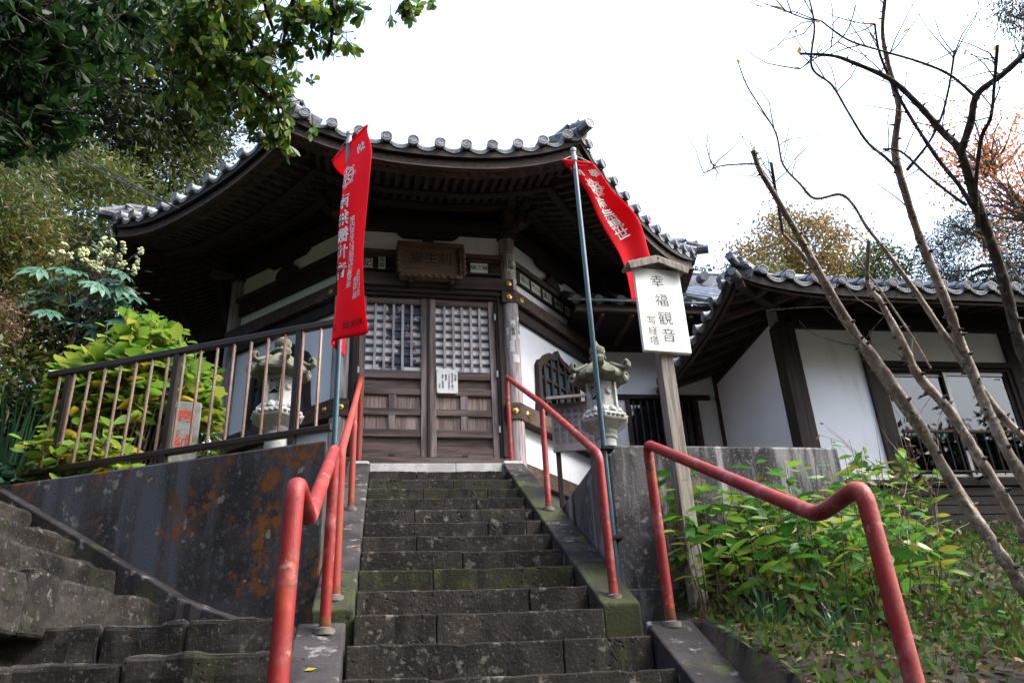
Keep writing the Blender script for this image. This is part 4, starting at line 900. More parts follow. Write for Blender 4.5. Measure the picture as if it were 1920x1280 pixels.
# ------------------------------------------------------------------ stone lanterns
def lantern(label, loc, rz):
    L = thing('stone_lantern', label, 'stone lantern', loc, rz, 'pair of stone lanterns before the hall')
    H = math.pi/6
    MB().lathe([(.27,0),(.27,.09),(.25,.10)], 6, ph=H).obj('base', LANT, L, bevel=.008)
    MB().lathe([(.20,.10),(.205,.13),(.15,.17),(.11,.185)], 18).obj('lotus_base', LANT, L, True)
    MB().lathe([(.088,.18),(.085,.40),(.098,.41),(.098,.44),(.085,.45),(.083,.64),(.094,.65),(.094,.67),(.086,.675),(.098,.70),(.10,.715)], 20).obj('shaft', LANT, L, True)
    pf = MB().lathe([(.105,.712),(.20,.775),(.205,.785),(.205,.83),(.195,.838)], 6, ph=H).obj('platform', LANT, L, bevel=.005)
    for k in range(6):
        a = H*0+k*math.pi/3; m = Matrix.Rotation(a,4,'Z')
        for j in range(4): MB().lathe([(.004,-.012),(.017,-.004),(.017,.006),(.004,.014)], 8, (.178,-.066+.044*j,.808)).xf(m).obj('carved_petal', LANT, pf, True)
    for k in range(12):
        a = 2*math.pi*k/12; MB().lathe([(.012,-.02),(.036,0),(.030,.03),(.006,.05)], 8, (.135*math.cos(a),.135*math.sin(a),.855)).obj('lotus_petal', LANT, pf, True)
    MB().lathe([(.155,.838),(.150,.87),(.128,.90),(.125,.905)], 18).obj('lotus_seat', LANT, L, True)
    fb = MB().lathe([(.105,.90),(.105,1.13)], 6, ph=H).obj('fire_box', INK, L)
    for k in range(6):
        a = H+k*math.pi/3; p = (.122*math.cos(a), .122*math.sin(a))
        MB().bar((p[0],p[1],.90),(p[0],p[1],1.13),.034,.030,(math.cos(a),math.sin(a),0)).obj('corner_post', LANT, L, bevel=.003)
        m = Matrix.Rotation(k*math.pi/3,4,'Z')
        MB().box((.092,-.055,.90),(.108,.055,.975)).box((.092,-.055,1.10),(.108,.055,1.13)).xf(m).obj('fire_box_panel', LANT, L)
        if k % 2 == 0:
            for j in range(-2,4):
                MB().bar((.104,-.05+.0,.985+.028*j),(.104,.05,1.06+.028*j),.009,.008).xf(m).obj('lattice', LANT, L) if -1 < j < 3 else None
                MB().bar((.101,.05,.985+.028*j),(.101,-.05,1.06+.028*j),.009,.008).xf(m).obj('lattice', LANT, L) if -1 < j < 3 else None
        else:
            MB().box((.094,-.05,.975),(.105,.05,1.10)).xf(m).obj('fire_box_panel', LANT, L); MB().lathe([(.028,-.012),(.034,0),(.02,.016)], 10).xf(m @ Matrix.Translation((.105,0,1.04)) @ Matrix.Rotation(R(90),4,'Y')).obj('carving', LANT, L, True)
    # roof: six-sided, corners drawn out and lifted
    prof = [(.10,1.13),(.215,1.145),(.228,1.165),(.222,1.20),(.165,1.255),(.11,1.305),(.075,1.335),(.06,1.34)]; n = 48; mb = MB()
    for r, z in prof:
        for k in range(n):
            a = 2*math.pi*k/n; u = abs(((a-H) % (math.pi/3))-math.pi/6)/(math.pi/6)      # 1 at a corner
            w = max(0, (r-.06)/.17); rr = r*(math.cos(math.pi/6)/math.cos((1-u)*math.pi/6) if w > 0 else 1)*(1+.10*w*u**3)*1.06
            mb.v.append((rr*math.cos(a), rr*math.sin(a), z+.035*w*w*u**3))
    for i in range(len(prof)-1):
        for k in range(n): k2 = (k+1) % n; mb.f.append((i*n+k, i*n+k2, (i+1)*n+k2, (i+1)*n+k))
    mb.f.append(tuple(reversed(range(n)))); mb.f.append(tuple((len(prof)-1)*n+k for k in range(n)))
    rf = mb.obj('lantern_roof', LANTM, L, True)
    for k in range(6):
        m = Matrix.Rotation(H+k*math.pi/3,4,'Z')
        pts = [(.12,0,1.30),(.17,0,1.265),(.22,0,1.232),(.252,0,1.222),(.272,0,1.235),(.276,0,1.262),(.262,0,1.282),(.242,0,1.276),(.240,0,1.258)]
        for dy, r_ in ((-.017,.015),(.017,.015),(0,.019)): MB().tube([(x,dy,z) for x, _, z in pts], [r_*.7]+[r_]*6+[r_*.8,r_*.6], 8).xf(m).obj('scroll', LANTM, rf, True)
    fin = MB().lathe([(.06,1.338),(.066,1.35),(.05,1.362)], 18).obj('finial', LANTM, L, True)
    for k in range(10):
        a = 2*math.pi*k/10; MB().lathe([(.006,-.02),(.022,-.006),(.022,.008),(.006,.022)], 8, (.052*math.cos(a),.052*math.sin(a),1.380)).obj('lotus_petal', LANTM, fin, True)
    MB().lathe([(.046,1.36),(.058,1.40),(.052,1.405),(.062,1.42),(.070,1.445),(.064,1.472),(.035,1.492),(.016,1.51),(.006,1.545),(.001,1.55)], 20).obj('jewel', LANTM, L, True)
    return L
lantern('carved stone lantern standing behind the brown fence', (-.70,2.02,1.0), R(14))
lantern('mossy carved stone lantern behind the right concrete wall', (1.915,2.0,.98), R(-12))
# ------------------------------------------------------------------ small roofed board, stone marker, power lines
wb = thing('roofed_notice_board', 'small faded roofed notice board beside the bell-shaped window', 'notice board', (1.80,2.62,1.0), R(-14))
for x in (-.15,.15): MB().box((x-.022,-.02,0),(x+.022,.02,1.27)).obj('post', DZ, wb, bevel=.003)
NB = M('faded_board', (.17,.15,.165), (.12,.105,.115), 6, rough=.8)
bo = MB().box((-.19,-.04,.74),(.19,-.021,1.20)).obj('board', NB, wb, bevel=.003)
for i in range(6): txt('奉納祈願記念', .05, M('faded_ink', (.05,.045,.05), rough=.9) if i == 0 else bpy.data.materials['faded_ink'], bo, frame((-.15+.06*i,-.0415,.97), (1,0,0), (0,0,1)), vertical=True, pitch=1.1)
MB().bar((-.22,-.12,1.22),(.22,-.12,1.22),.02,.025).obj('roof_edge', POSTW, wb, bevel=.003)
MB().add([(-.22,-.12,1.225),(.22,-.12,1.225),(.22,.06,1.30),(-.22,.06,1.30),(-.22,-.12,1.24),(.22,-.12,1.24),(.22,.06,1.315),(-.22,.06,1.315)], [(3,2,1,0),(4,5,6,7),(0,1,5,4),(1,2,6,5),(2,3,7,6),(3,0,4,7)]).obj('board_roof', POSTW, wb)
sm = thing('stone_marker', 'small upright stone slab with red characters behind the fence bars', 'stone marker', (-1.38,2.02,.95), R(12))
sb = MB().box((-.105,-.05,0),(.105,.05,.97)).obj('slab', MARKST, sm, bevel=.012)
txt('奉納', .15, REDINK, sb, frame((.0,-.0515,.72), (1,0,0), (0,0,1)), vertical=True, pitch=1.35, weight=.002)
for z0, (a, b) in enumerate((((-2.31,3.61,4.94),(-9.5,12.0,15.2)),((-1.95,3.0,4.42),(-9.3,12.0,14.6)))):
    a, b = Vector(a), Vector(b); pts = [a.lerp(b,t)-Vector((0,0,.5*math.sin(t*math.pi))) for t in [k/14 for k in range(15)]]
    tag(MB().tube(pts, .010, 5).obj('power_line', INK, None), ('upper' if z0 == 0 else 'lower')+' of two thin dark cables running from the hall eave to upper left', 'cable', 'overhead cables')
OV= [(-0.81,-0.87,2.86,0.29,0.22),(-0.69,-0.71,2.73,0.25,0.22),(-0.94,-0.70,2.79,0.19,0.29),(-0.55,-0.58,2.62,0.14,0.19),(-0.48,-0.57,2.47,0.08,0.14),(-0.73,-0.96,2.97,0.29,0.10),(-1.03,-0.81,3.02,0.17,0.13),(-0.43,-0.85,2.92,0.10,0.22),(-0.35,-0.91,2.99,0.13,0.11),(-0.19,-0.92,2.88,0.12,0.14),(-0.14,-1.01,2.97,0.12,0.06),(0.20,-1.01,2.98,0.09,0.07)]
OL= [(-1.21,-1.77,1.84,0.19,0.19),(-1.06,-1.71,1.86,0.13,0.14),(-1.19,-1.71,1.64,0.16,0.14),(-1.09,-1.69,1.51,0.10,0.08),(-1.19,-1.77,1.38,0.09,0.07),(-1.06,-1.61,2.05,0.08,0.15),(-1.12,-1.32,2.48,0.17,0.09)]
OB=[ [(-0.99,-1.05,3.11),(-0.97,-0.93,3.01),(-0.96,-0.81,2.91),(-0.99,-0.66,2.74),(-0.95,-0.54,2.62)],[(-0.96,-0.81,2.91),(-0.77,-0.74,2.81),(-0.60,-0.66,2.70),(-0.46,-0.61,2.59)],[(-0.76,-1.10,3.08),(-0.74,-0.98,2.98),(-0.66,-0.86,2.89),(-0.53,-0.68,2.73),(-0.44,-0.54,2.44)],[(-0.14,-1.17,3.11),(-0.17,-1.05,3.00),(-0.19,-0.93,2.89),(-0.21,-0.83,2.79)],[(0.22,-1.19,3.13),(0.21,-1.07,3.03),(0.19,-0.98,2.95)],[(-1.31,-1.84,1.20),(-1.22,-1.76,1.35),(-1.17,-1.73,1.43),(-1.19,-1.71,1.64),(-1.19,-1.75,1.83)],[(-1.17,-1.73,1.43),(-1.08,-1.69,1.52)],[(-1.19,-1.75,1.83),(-1.06,-1.71,1.86),(-0.98,-1.66,1.92)],[(-0.41,-1.09,3.14),(-0.40,-0.97,3.03),(-0.46,-0.81,2.88)],[(-0.57,-1.07,3.10),(-0.54,-0.93,2.98),(-0.50,-0.84,2.90)] ]
STEMS=[
[(1.998,-1.049,2.114,0.0181),(2.044,-0.994,2.029,0.0196),(2.127,-0.946,1.898,0.0211),(2.345,-0.809,1.567,0.0272),(2.525,-0.716,1.242,0.0332),(2.600,-0.722,1.081,0.0362),(2.767,-0.684,0.754,0.0362),(2.940,-0.606,0.392,0.0377),(3.030,-0.638,0.122,0.0392),(3.120,-0.638,-0.102,0.0422)],
[(2.261,-0.708,1.837,0.0136),(2.342,-0.695,1.732,0.0166),(2.453,-0.654,1.588,0.0181),(2.495,-0.640,1.455,0.0196),(2.679,-0.585,1.092,0.0226),(2.886,-0.603,0.586,0.0272),(3.045,-0.605,0.181,0.0272),(3.124,-0.649,-0.104,0.0302)],
[(2.606,-0.921,1.667,0.0151),(2.621,-0.799,1.485,0.0181),(2.673,-0.784,1.383,0.0211),(2.743,-0.767,1.160,0.0302),(2.831,-0.702,0.996,0.0332),(2.936,-0.715,0.800,0.0347),(3.009,-0.717,0.575,0.0362),(3.093,-0.728,0.291,0.0377),(3.172,-0.704,0.030,0.0422)],
[(2.480,-1.727,2.573,0.0106),(2.511,-1.581,2.448,0.0136),(2.575,-1.473,2.315,0.0166),(2.635,-1.384,2.159,0.0211),(2.659,-1.235,1.997,0.0272),(2.714,-1.150,1.781,0.0272),(2.810,-1.039,1.570,0.0302),(2.905,-0.962,1.276,0.0332),(2.976,-0.886,1.106,0.0332),(3.050,-0.826,0.842,0.0362),(3.093,-0.819,0.567,0.0377),(3.208,-0.779,0.212,0.0422)],
[(2.677,-0.931,1.602,0.0136),(2.829,-0.873,1.379,0.0196),(2.974,-0.853,1.027,0.0241),(3.104,-0.832,0.755,0.0256),(3.234,-0.846,0.424,0.0272)],
[(2.117,-1.469,2.379,0.0091),(2.248,-1.519,2.327,0.0121),(2.337,-1.536,2.273,0.0151),(2.502,-1.543,2.172,0.0196),(2.619,-1.523,2.049,0.0241),(2.739,-1.478,1.933,0.0272),(2.814,-1.464,1.827,0.0332),(2.890,-1.377,1.688,0.0392),(2.967,-1.293,1.503,0.0392),(3.051,-1.197,1.295,0.0407),(3.116,-1.090,1.007,0.0422),(3.205,-0.974,0.618,0.0453)],
[(2.978,-1.933,2.075,0.0211),(2.946,-1.833,2.068,0.0211),(2.899,-1.754,2.037,0.0226),(2.820,-1.662,1.994,0.0241),(2.827,-1.566,1.913,0.0272),(2.811,-1.473,1.820,0.0302)],
[(2.179,-1.605,2.460,0.0060),(2.304,-1.588,2.366,0.0075),(2.429,-1.621,2.276,0.0075),(2.569,-1.663,2.178,0.0091),(2.719,-1.656,2.115,0.0106),(2.805,-1.657,1.997,0.0121)],
[(2.015,-1.580,2.541,0.0045),(2.119,-1.577,2.501,0.0060),(2.179,-1.605,2.460,0.0060)],
[(2.167,-1.582,2.666,0.0060),(2.216,-1.496,2.545,0.0075),(2.249,-1.345,2.428,0.0091),(2.353,-1.318,2.337,0.0091),(2.416,-1.296,2.186,0.0091),(2.529,-1.221,2.068,0.0106),(2.597,-1.233,1.960,0.0121),(2.659,-1.207,1.918,0.0136)],
[(2.393,-1.684,2.379,0.0075),(2.443,-1.598,2.300,0.0091),(2.500,-1.540,2.209,0.0121),(2.556,-1.503,2.078,0.0121),(2.653,-1.435,1.980,0.0136),(2.734,-1.408,1.812,0.0151),(2.820,-1.384,1.678,0.0166),(2.908,-1.328,1.568,0.0181)],
[(1.921,-1.223,2.567,0.0045),(1.977,-1.165,2.450,0.0060),(2.058,-1.108,2.361,0.0060),(2.153,-1.043,2.243,0.0075),(2.190,-0.980,2.091,0.0091),(2.274,-0.958,1.983,0.0106),(2.370,-0.910,1.930,0.0121),(2.461,-0.995,1.898,0.0121),(2.542,-0.966,1.855,0.0121),(2.604,-0.937,1.743,0.0136),(2.677,-0.931,1.602,0.0136)],
[(2.181,-0.887,2.175,0.0136),(2.209,-0.823,2.064,0.0136),(2.244,-0.751,1.940,0.0136),(2.261,-0.708,1.837,0.0136)],
[(2.790,-1.663,2.268,0.0075),(2.804,-1.548,2.159,0.0091),(2.811,-1.428,2.065,0.0091),(2.766,-1.341,1.968,0.0106),(2.702,-1.221,1.893,0.0136)],
[(2.843,-1.838,2.128,0.0121),(2.854,-1.747,2.008,0.0121),(2.874,-1.635,1.888,0.0136),(2.886,-1.531,1.850,0.0151),(2.890,-1.401,1.670,0.0166),(2.927,-1.290,1.503,0.0196)],
[(2.128,-1.420,2.326,0.0045),(2.276,-1.593,2.376,0.0045),(2.304,-1.710,2.464,0.0045)],
[(1.780,-0.892,2.073,0.0045),(1.856,-0.936,2.090,0.0060),(1.956,-0.978,2.077,0.0075),(2.022,-1.009,2.057,0.0091)],
[(2.558,-0.833,1.659,0.0060),(2.658,-0.804,1.484,0.0075),(2.798,-0.762,1.241,0.0075),(2.882,-0.742,1.023,0.0075)],
[(2.524,-1.322,1.934,0.0075),(2.605,-1.341,1.907,0.0091),(2.698,-1.351,1.759,0.0106),(2.809,-1.344,1.645,0.0121),(2.870,-1.329,1.612,0.0136)]]
# ------------------------------------------------------------------ vegetation helpers
def unit(a): return a/np.maximum(np.linalg.norm(a, axis=-1, keepdims=True), 1e-9)
def leaf_mesh(name, P, D, N, L, W, fold=.18, far=False, mid=.45):
    """one mesh of many leaves: P base, D direction, N face normal"""
    P = np.asarray(P, float); D = unit(np.asarray(D, float)); N = np.asarray(N, float); N = unit(N-(N*D).sum(-1, keepdims=True)*D); S = np.cross(D, N)
    L = np.broadcast_to(L, len(P))[:,None]; W = np.broadcast_to(W, len(P))[:,None]; n = len(P)
    if far:
        v = np.stack([P, P+D*L*mid+S*W/2, P+D*L, P+D*L*mid-S*W/2], 1).reshape(-1,3)
        i = np.arange(n)[:,None]*4; f = np.stack([i+[0,1,2], i+[0,2,3]], 1).reshape(-1,3)
    elif len(P) > 20:
        rows = [(.0,.06),(.18,.72),(.45,1.0),(.72,.72),(1.0,.03)] if mid < .5 else [(.0,.05),(.3,.42),(.62,.98),(.85,.82),(1.0,.22)]; vs = []
        for t_, w_ in rows:
            c_ = P+D*L*t_-N*L*CURL*t_*t_
            vs += [c_+S*W*.5*w_, c_-N*W*fold*w_*.6, c_-S*W*.5*w_]
        v = np.stack(vs, 1).reshape(-1,3); i = np.arange(n)[:,None]*15; fs = []
        for r_ in range(4):
            for q_ in (0,1):
                a_ = 3*r_+q_; fs += [i+[a_,a_+1,a_+4], i+[a_,a_+4,a_+3]]
        f = np.stack(fs, 1).reshape(-1,3)
    else:
        dr = N*L*-.10
        v = np.stack([P, P+D*L*mid+S*W/2, P+D*L+dr, P+D*L*mid-S*W/2, P+D*L*mid-N*W*fold], 1).reshape(-1,3)
        i = np.arange(n)[:,None]*5; f = np.stack([i+[0,1,4], i+[4,1,2], i+[0,4,3], i+[4,2,3]], 1).reshape(-1,3)
    return npmesh(name, v, f)
CURL = .26
def rdir(n, up=0.0, spread=1.0):
    d = RNG.normal(size=(n,3))*spread; d[:,2] += up; return unit(d)
def clumps(c, rad, n, shell=.45):
    d = unit(RNG.normal(size=(n,3))); r = (shell+(1-shell)*RNG.random(n))[:,None]**.8
    return np.asarray(c)+d*r*np.asarray(rad)
def crown_pts(cc, per, cr):
    n = len(cc); k = RNG.poisson(per, n)+2; idx = np.repeat(np.arange(n), k); s = RNG.uniform(.6,1.25,n)[idx][:,None]
    return cc[idx]+RNG.normal(size=(len(idx),3))*cr*s*np.array([1,1,.7]), idx
def branchy(mb, p, q, r0, r1, wob=.08, n=6, seg=7):
    p, q = Vector(p), Vector(q); L = (q-p).length
    pts = [p.lerp(q, t)+Vector(RNG.normal(size=3))*wob*L*.35*math.sin(t*math.pi) for t in [k/n for k in range(n+1)]]
    mb.tube(pts, [r0+(r1-r0)*k/n for k in range(n+1)], seg); return pts
def tree(name, label, cat, c, rad, nc, per, cr, ll, lw, mat, bark=BARKD, group=None, base=None, r0=.13, far=True, up=-.2, shell=.45, limbs=12, rz=1.0, parts=('trunk','crown')):
    c = np.array(c, float); rad = np.array(rad, float)
    if base is None: base = (c[0]+RNG.uniform(-.3,.3), c[1]+RNG.uniform(-.2,.4))
    bz = float(gz(base[0], base[1]))-.1; T = thing(name, label, cat, (base[0],base[1],bz), 0, group)
    cc = clumps(c, rad, nc, shell); P, idx = crown_pts(cc, per, cr)
    out = unit(P-c); D = unit(rdir(len(P), up)+out*.5); N = rdir(len(P), .9)
    me = leaf_mesh('crown', P, D, N, ll*RNG.uniform(.7,1.25,len(P)), lw*RNG.uniform(.7,1.2,len(P)), far=far)
    under(T, link(parts[1], me, mat))
    mb = MB(); tip = c+np.array([0,0,rad[2]*.55]); mid = c-np.array([0,0,rad[2]*.7])
    tp = branchy(mb, (base[0],base[1],bz), tip, r0, r0*.2, .10, 8, 8)
    for k in RNG.choice(len(cc), min(limbs, len(cc)), replace=False):
        z = cc[k][2]; st_ = min(tp, key=lambda q: abs(q.z-(z-.35*rad[2]))+0*q.x); branchy(mb, st_, cc[k], r0*.33, r0*.05, .12, 5, 5)
    under(T, mb.obj(parts[0], bark, None, True)); return T
G_DARK = leafmat('dark_evergreen_leaves', [(.009,.020,.005),(.016,.034,.008),(.038,.060,.012),(.012,.024,.008),(.05,.052,.013)], .3)
G_MID = leafmat('mid_green_leaves', [(.030,.058,.012),(.060,.095,.016),(.115,.135,.022),(.085,.075,.022),(.04,.07,.016)], .4)
G_YEL = leafmat('yellowing_leaves', [(.045,.080,.014),(.09,.125,.020),(.17,.15,.026),(.15,.085,.025),(.04,.07,.016)], .4)
G_BAM = leafmat('bamboo_leaves', [(.020,.052,.009),(.048,.090,.015),(.13,.14,.030),(.03,.058,.012),(.11,.07,.024)], .35)
G_DRY = leafmat('dry_leaves', [(.10,.055,.03),(.15,.085,.045),(.075,.045,.03),(.19,.11,.06)], .3)
G_HYD = leafmat('hydrangea_leaves', [(.12,.26,.030),(.18,.34,.040),(.27,.40,.055),(.40,.40,.06),(.13,.28,.04),(.22,.32,.05)], .4, .4)
G_GOLD = leafmat('golden_leaves', [(.45,.30,.03),(.50,.36,.04),(.36,.30,.05),(.40,.20,.03)], .4)
G_FAT = leafmat('fatsia_leaves', [(.045,.13,.080),(.07,.18,.115),(.11,.23,.15)], .25, .35)
G_IRIS = leafmat('sword_leaves', [(.02,.06,.03),(.03,.085,.045),(.045,.11,.05)], .3, .4)
G_OV = leafmat('glossy_evergreen_leaves', [(.030,.085,.012),(.055,.13,.015),(.10,.19,.02),(.20,.25,.03),(.035,.09,.016)], .48, .40, .35)
G_OVB = leafmat('glossy_bluegreen_leaves', [(.008,.026,.006),(.014,.044,.009),(.030,.075,.015),(.010,.028,.010)], .35, .5, .2)
G_PL = leafmat('thicket_leaves', [(.030,.105,.016),(.050,.16,.022),(.085,.24,.032),(.15,.28,.03),(.26,.27,.04),(.10,.08,.03)], .4, .35)
G_WEED = leafmat('weed_leaves', [(.014,.045,.008),(.028,.085,.014),(.055,.14,.02),(.09,.10,.025),(.07,.045,.02),(.02,.06,.012),(.10,.06,.03)], .4, .7, .1)
G_GR = leafmat('grass_blades', [(.03,.085,.018),(.05,.12,.02),(.09,.14,.03),(.12,.11,.04)], .4, .7, .1)
G_FALL = leafmat('fallen_leaves', [(.13,.065,.03),(.20,.10,.045),(.09,.05,.03),(.26,.14,.08),(.17,.12,.06)], .1, .7)
G_ORG = leafmat('orange_autumn_leaves', [(.42,.13,.035),(.50,.20,.06),(.36,.10,.03),(.46,.26,.09)], .45)
G_AUT = leafmat('ochre_autumn_leaves', [(.20,.14,.04),(.28,.18,.05),(.13,.12,.035),(.25,.12,.04)], .4)
G_CON = leafmat('conifer_sprays', [(.012,.034,.022),(.020,.050,.030),(.032,.045,.022),(.045,.040,.02)], .15)
BERRY = M('red_berry', (.40,.025,.012), rough=.35); CREAM = M('cream_flowers', (.52,.55,.32), (.42,.47,.25), 8, rough=.9)
# ---- left hillside trees
tree('evergreen_tree', 'tall dark evergreen tree at top left behind the cables', 'tree', (-5.08,8.0,11.4), (2.3,2.2,2.3), 160, 126, .29, 0.132, 0.048, G_DARK, r0=.2)
tree('evergreen_tree', 'dark evergreen tree left of the hall roof with a lit green edge', 'tree', (-3.94,8.57,11.5), (1.4,1.4,1.75), 95, 126, .26, 0.125, 0.048, G_DARK, r0=.16)
tree('broadleaf_tree', 'mid green tree rising just left of the hall eave', 'tree', (-4.04,9.35,9.64), (1.0,1.0,1.5), 75, 126, .24, 0.119, 0.042, G_MID, r0=.12)
tree('broadleaf_tree', 'yellowish green tree below the cables on the left slope', 'tree', (-4.40,7.0,6.95), (1.2,1.1,1.0), 80, 126, .22, 0.112, 0.039, G_MID, r0=.1)
tree('bamboo_clump', 'pale narrow-leaved bamboo clump at the left edge', 'bamboo', (-4.35,3.75,5.45), (.75,.7,1.15), 85, 136, .18, 0.119, 0.015, G_BAM, r0=.05, up=-.8, parts=('culms','foliage'))
tree('shrub', 'narrow-leaved yellow green shrub on the slope below the bamboo', 'shrub', (-3.75,3.2,4.25), (.6,.5,.55), 60, 126, .14, 0.092, 0.015, G_BAM, r0=.04, up=-.5, parts=('stems','foliage'))
tree('shrub', 'dark green shrub behind the cream-flowered plant', 'shrub', (-3.85,6.2,5.6), (.8,.7,.73), 55, 126, .18, 0.092, 0.034, G_DARK, r0=.06, parts=('stems','foliage'))
tree('shrub', 'dry brown shrub at the left edge above the sword leaves', 'shrub', (-3.05,2.15,2.62), (.30,.25,.24), 45, 105, .09, 0.033, 0.014, G_DRY, bark=BARK, r0=.03, parts=('stems','foliage'))
tree('broadleaf_tree', 'dark leafy tree far up the left hillside', 'tree', (-5.9,7.5,9.6), (1.9,1.9,2.0), 130, 115, .26, 0.132, 0.048, G_DARK, r0=.2)
tree('shrub', 'low green shrub spreading below the cream-flowered plant', 'shrub', (-3.05,3.5,3.35), (.75,.55,.5), 60, 115, .14, 0.073, 0.027, G_MID, r0=.05, parts=('stems','foliage'))
tree('shrub', 'loose olive shrub in the middle of the left slope', 'shrub', (-3.6,3.4,3.9), (.7,.6,.7), 60, 115, .14, 0.079, 0.024, G_YEL, r0=.05, parts=('stems','foliage'))
tree('autumn_tree', 'thin half-bare autumn tree showing beside the left eave', 'tree', (-3.75,10.7,11.6), (.8,.8,1.5), 45, 54, .22, 0.079, 0.041, G_DRY, bark=BARK, r0=.12, limbs=40)
tree('shrub', 'broad dark green shrub at the far left behind the fence end', 'shrub', (-4.3,2.0,2.7), (.9,.7,.9), 80, 115, .18, 0.092, 0.034, G_DARK, r0=.05, parts=('stems','foliage'))
tree('shrub', 'green shrub low at the left edge behind the sword leaves', 'shrub', (-3.15,1.35,1.85), (.5,.4,.55), 60, 115, .13, 0.073, 0.027, G_MID, r0=.04, parts=('stems','foliage'))
tree('shrub', 'bushy olive shrub at the far left below the bamboo', 'shrub', (-5.2,3.4,4.3), (1.2,1.0,1.1), 90, 115, .22, 0.119, 0.034, G_YEL, r0=.06, parts=('stems','foliage'))
tree('shrub', 'dark shrub at the left edge above the side steps', 'shrub', (-3.3,.55,1.25), (.6,.45,.6), 70, 105, .15, 0.079, 0.034, G_DARK, r0=.04, parts=('stems','foliage'))
tree('shrub', 'dark low shrub filling the bank behind the sword leaves', 'shrub', (-2.95,2.55,1.75), (.5,.4,.6), 60, 115, .13, 0.073, 0.031, G_DARK, r0=.03, parts=('stems','foliage'))
tree('shrub', 'mixed green shrub on the bank between sword leaves and bamboo', 'shrub', (-3.4,3.0,2.6), (.6,.5,.7), 65, 115, .14, 0.079, 0.027, G_MID, r0=.04, parts=('stems','foliage'))
tree('shrub', 'dark hedge-like shrub behind the hydrangea, left of the hall', 'shrub', (-2.9,7.3,2.6), (1.0,.7,1.2), 90, 110, .2, .10, .035, G_DARK, r0=.05, parts=('stems','foliage'))
tree('shrub', 'tall mixed shrub on the bank left behind the hall', 'shrub', (-3.9,7.6,3.9), (1.0,.8,1.3), 90, 110, .2, .11, .035, G_MID, r0=.05, parts=('stems','foliage'))
# unseen trees behind the viewer, mirrored in the window, enlarged to block skylight
for i, (bx, by, bz_, br) in enumerate(((-7.5,-10.5,5.5,3.8),(-1.5,-12,7.5,4.6),(5.0,-12.5,6.5,4.2),(11.0,-12.5,6.0,4.2),(-10.5,-4.5,5.0,2.6),(18.0,-13.5,5.0,3.6))):
    tree('roadside_tree', ['large tree on the left bank across the path','tall tree straight across the path from the hall','tall tree across the path, mirrored in the side window','tree across the path on the right','large tree on the bank far left of the steps','rounded tree far right across the path'][i], 'tree', (bx,by,bz_), (br,br,br*.95), 260, 110, .60, .34, .16, G_DARK, r0=.28, shell=.3)
# sasa and litter covering the slope
n = 9000; x = RNG.uniform(-9,-2.75,n); y = RNG.uniform(.5,9,n); P = np.stack([x,y,gz(x,y)+RNG.uniform(0,.3,n)],1)
tag(link('slope_undergrowth', leaf_mesh('slope_undergrowth', P, rdir(n,.5), rdir(n,.8), RNG.uniform(.12,.28,n), RNG.uniform(.02,.05,n), far=True), G_YEL), 'tangled undergrowth covering the left slope', 'undergrowth', kind='stuff')
# ---- background trees at the right
tree('autumn_tree', 'ochre autumn tree behind the side building roof', 'tree', (10.95,13.5,10.9), (1.75,1.5,1.35), 110, 126, .26, 0.099, 0.061, G_AUT, bark=BARK, r0=.18, limbs=30)
tree('conifer', 'dark conifer behind the right end of the side building', 'tree', (13.6,10.2,9.0), (1.6,1.4,1.15), 110, 147, .24, 0.132, 0.024, G_CON, r0=.2)
tree('autumn_tree', 'sparse orange-leaved autumn tree at the right edge', 'tree', (12.3,7.9,9.6), (1.45,1.3,2.3), 130, 27, .24, 0.073, 0.051, G_ORG, bark=BARK, r0=.10, limbs=90, shell=.12)
tree('broadleaf_tree', 'small green tree peeking over the middle of the side building roof', 'tree', (11.76,11.4,9.3), (.7,.6,.65), 40, 115, .18, 0.092, 0.041, G_MID, r0=.1)
tree('broadleaf_tree', 'small dark green tree between the hall roof and the side building', 'tree', (7.5,11.7,8.7), (.7,.6,.55), 40, 105, .18, 0.092, 0.034, G_DARK, r0=.1)
tree('broadleaf_tree', 'olive tree behind the side building roof corner', 'tree', (8.6,11.2,8.7), (.85,.6,.65), 45, 105, .18, 0.092, 0.041, G_YEL, r0=.1)
tree('conifer', 'drooping conifer boughs at the top right corner', 'tree', (7.72,1.5,6.75), (.85,.7,.75), 70, 126, .14, 0.106, 0.014, G_CON, base=(9.5,2.5), r0=.18, up=-1.0)
def bare(name, label, base, h, lean, depth=6, r0=.05, spread=.55):
    bz = float(gz(*base))-.1; T = thing(name, label, 'tree', (*base,bz)); tr = MB(); tw = MB()
    def grow(p, d, L, r, k):
        n = 4; pts = [p]
        for i in range(n): d = (d+Vector(RNG.normal(size=3))*.13+Vector((0,0,.05))).normalized(); pts.append(pts[-1]+d*L/n)
        (tr if k >= depth-1 else tw).tube(pts, [r*(1-.45*i/n) for i in range(n+1)], 6 if k > 2 else 4, False)
        if k <= 0: return
        for i in range(int(RNG.integers(2,4))):
            t = int(RNG.integers(2, n+1)); nd = (d+Vector(RNG.normal(size=3))*spread).normalized(); grow(pts[t], nd, L*RNG.uniform(.55,.8), r*.5, k-1)
    grow(Vector((*base,bz)), Vector(lean).normalized(), h, r0, depth)
    under(T, tr.obj('trunk', BARK, None, True)); under(T, tw.obj('twigs', BARKD, None)); return T
bare('bare_tree', 'leafless twiggy tree in the gap right of the hall eave', (8.4,12.6), 4.4, (0,0,1), 6, .08)
bare('bare_tree', 'leafless forked tree behind the middle of the side building', (10.6,9.6), 4.6, (-.05,0,1), 6, .09)
bare('bare_tree', 'leafless tree behind the side building near the right edge', (13.4,9.0), 6.5, (0,0,1), 6, .10)
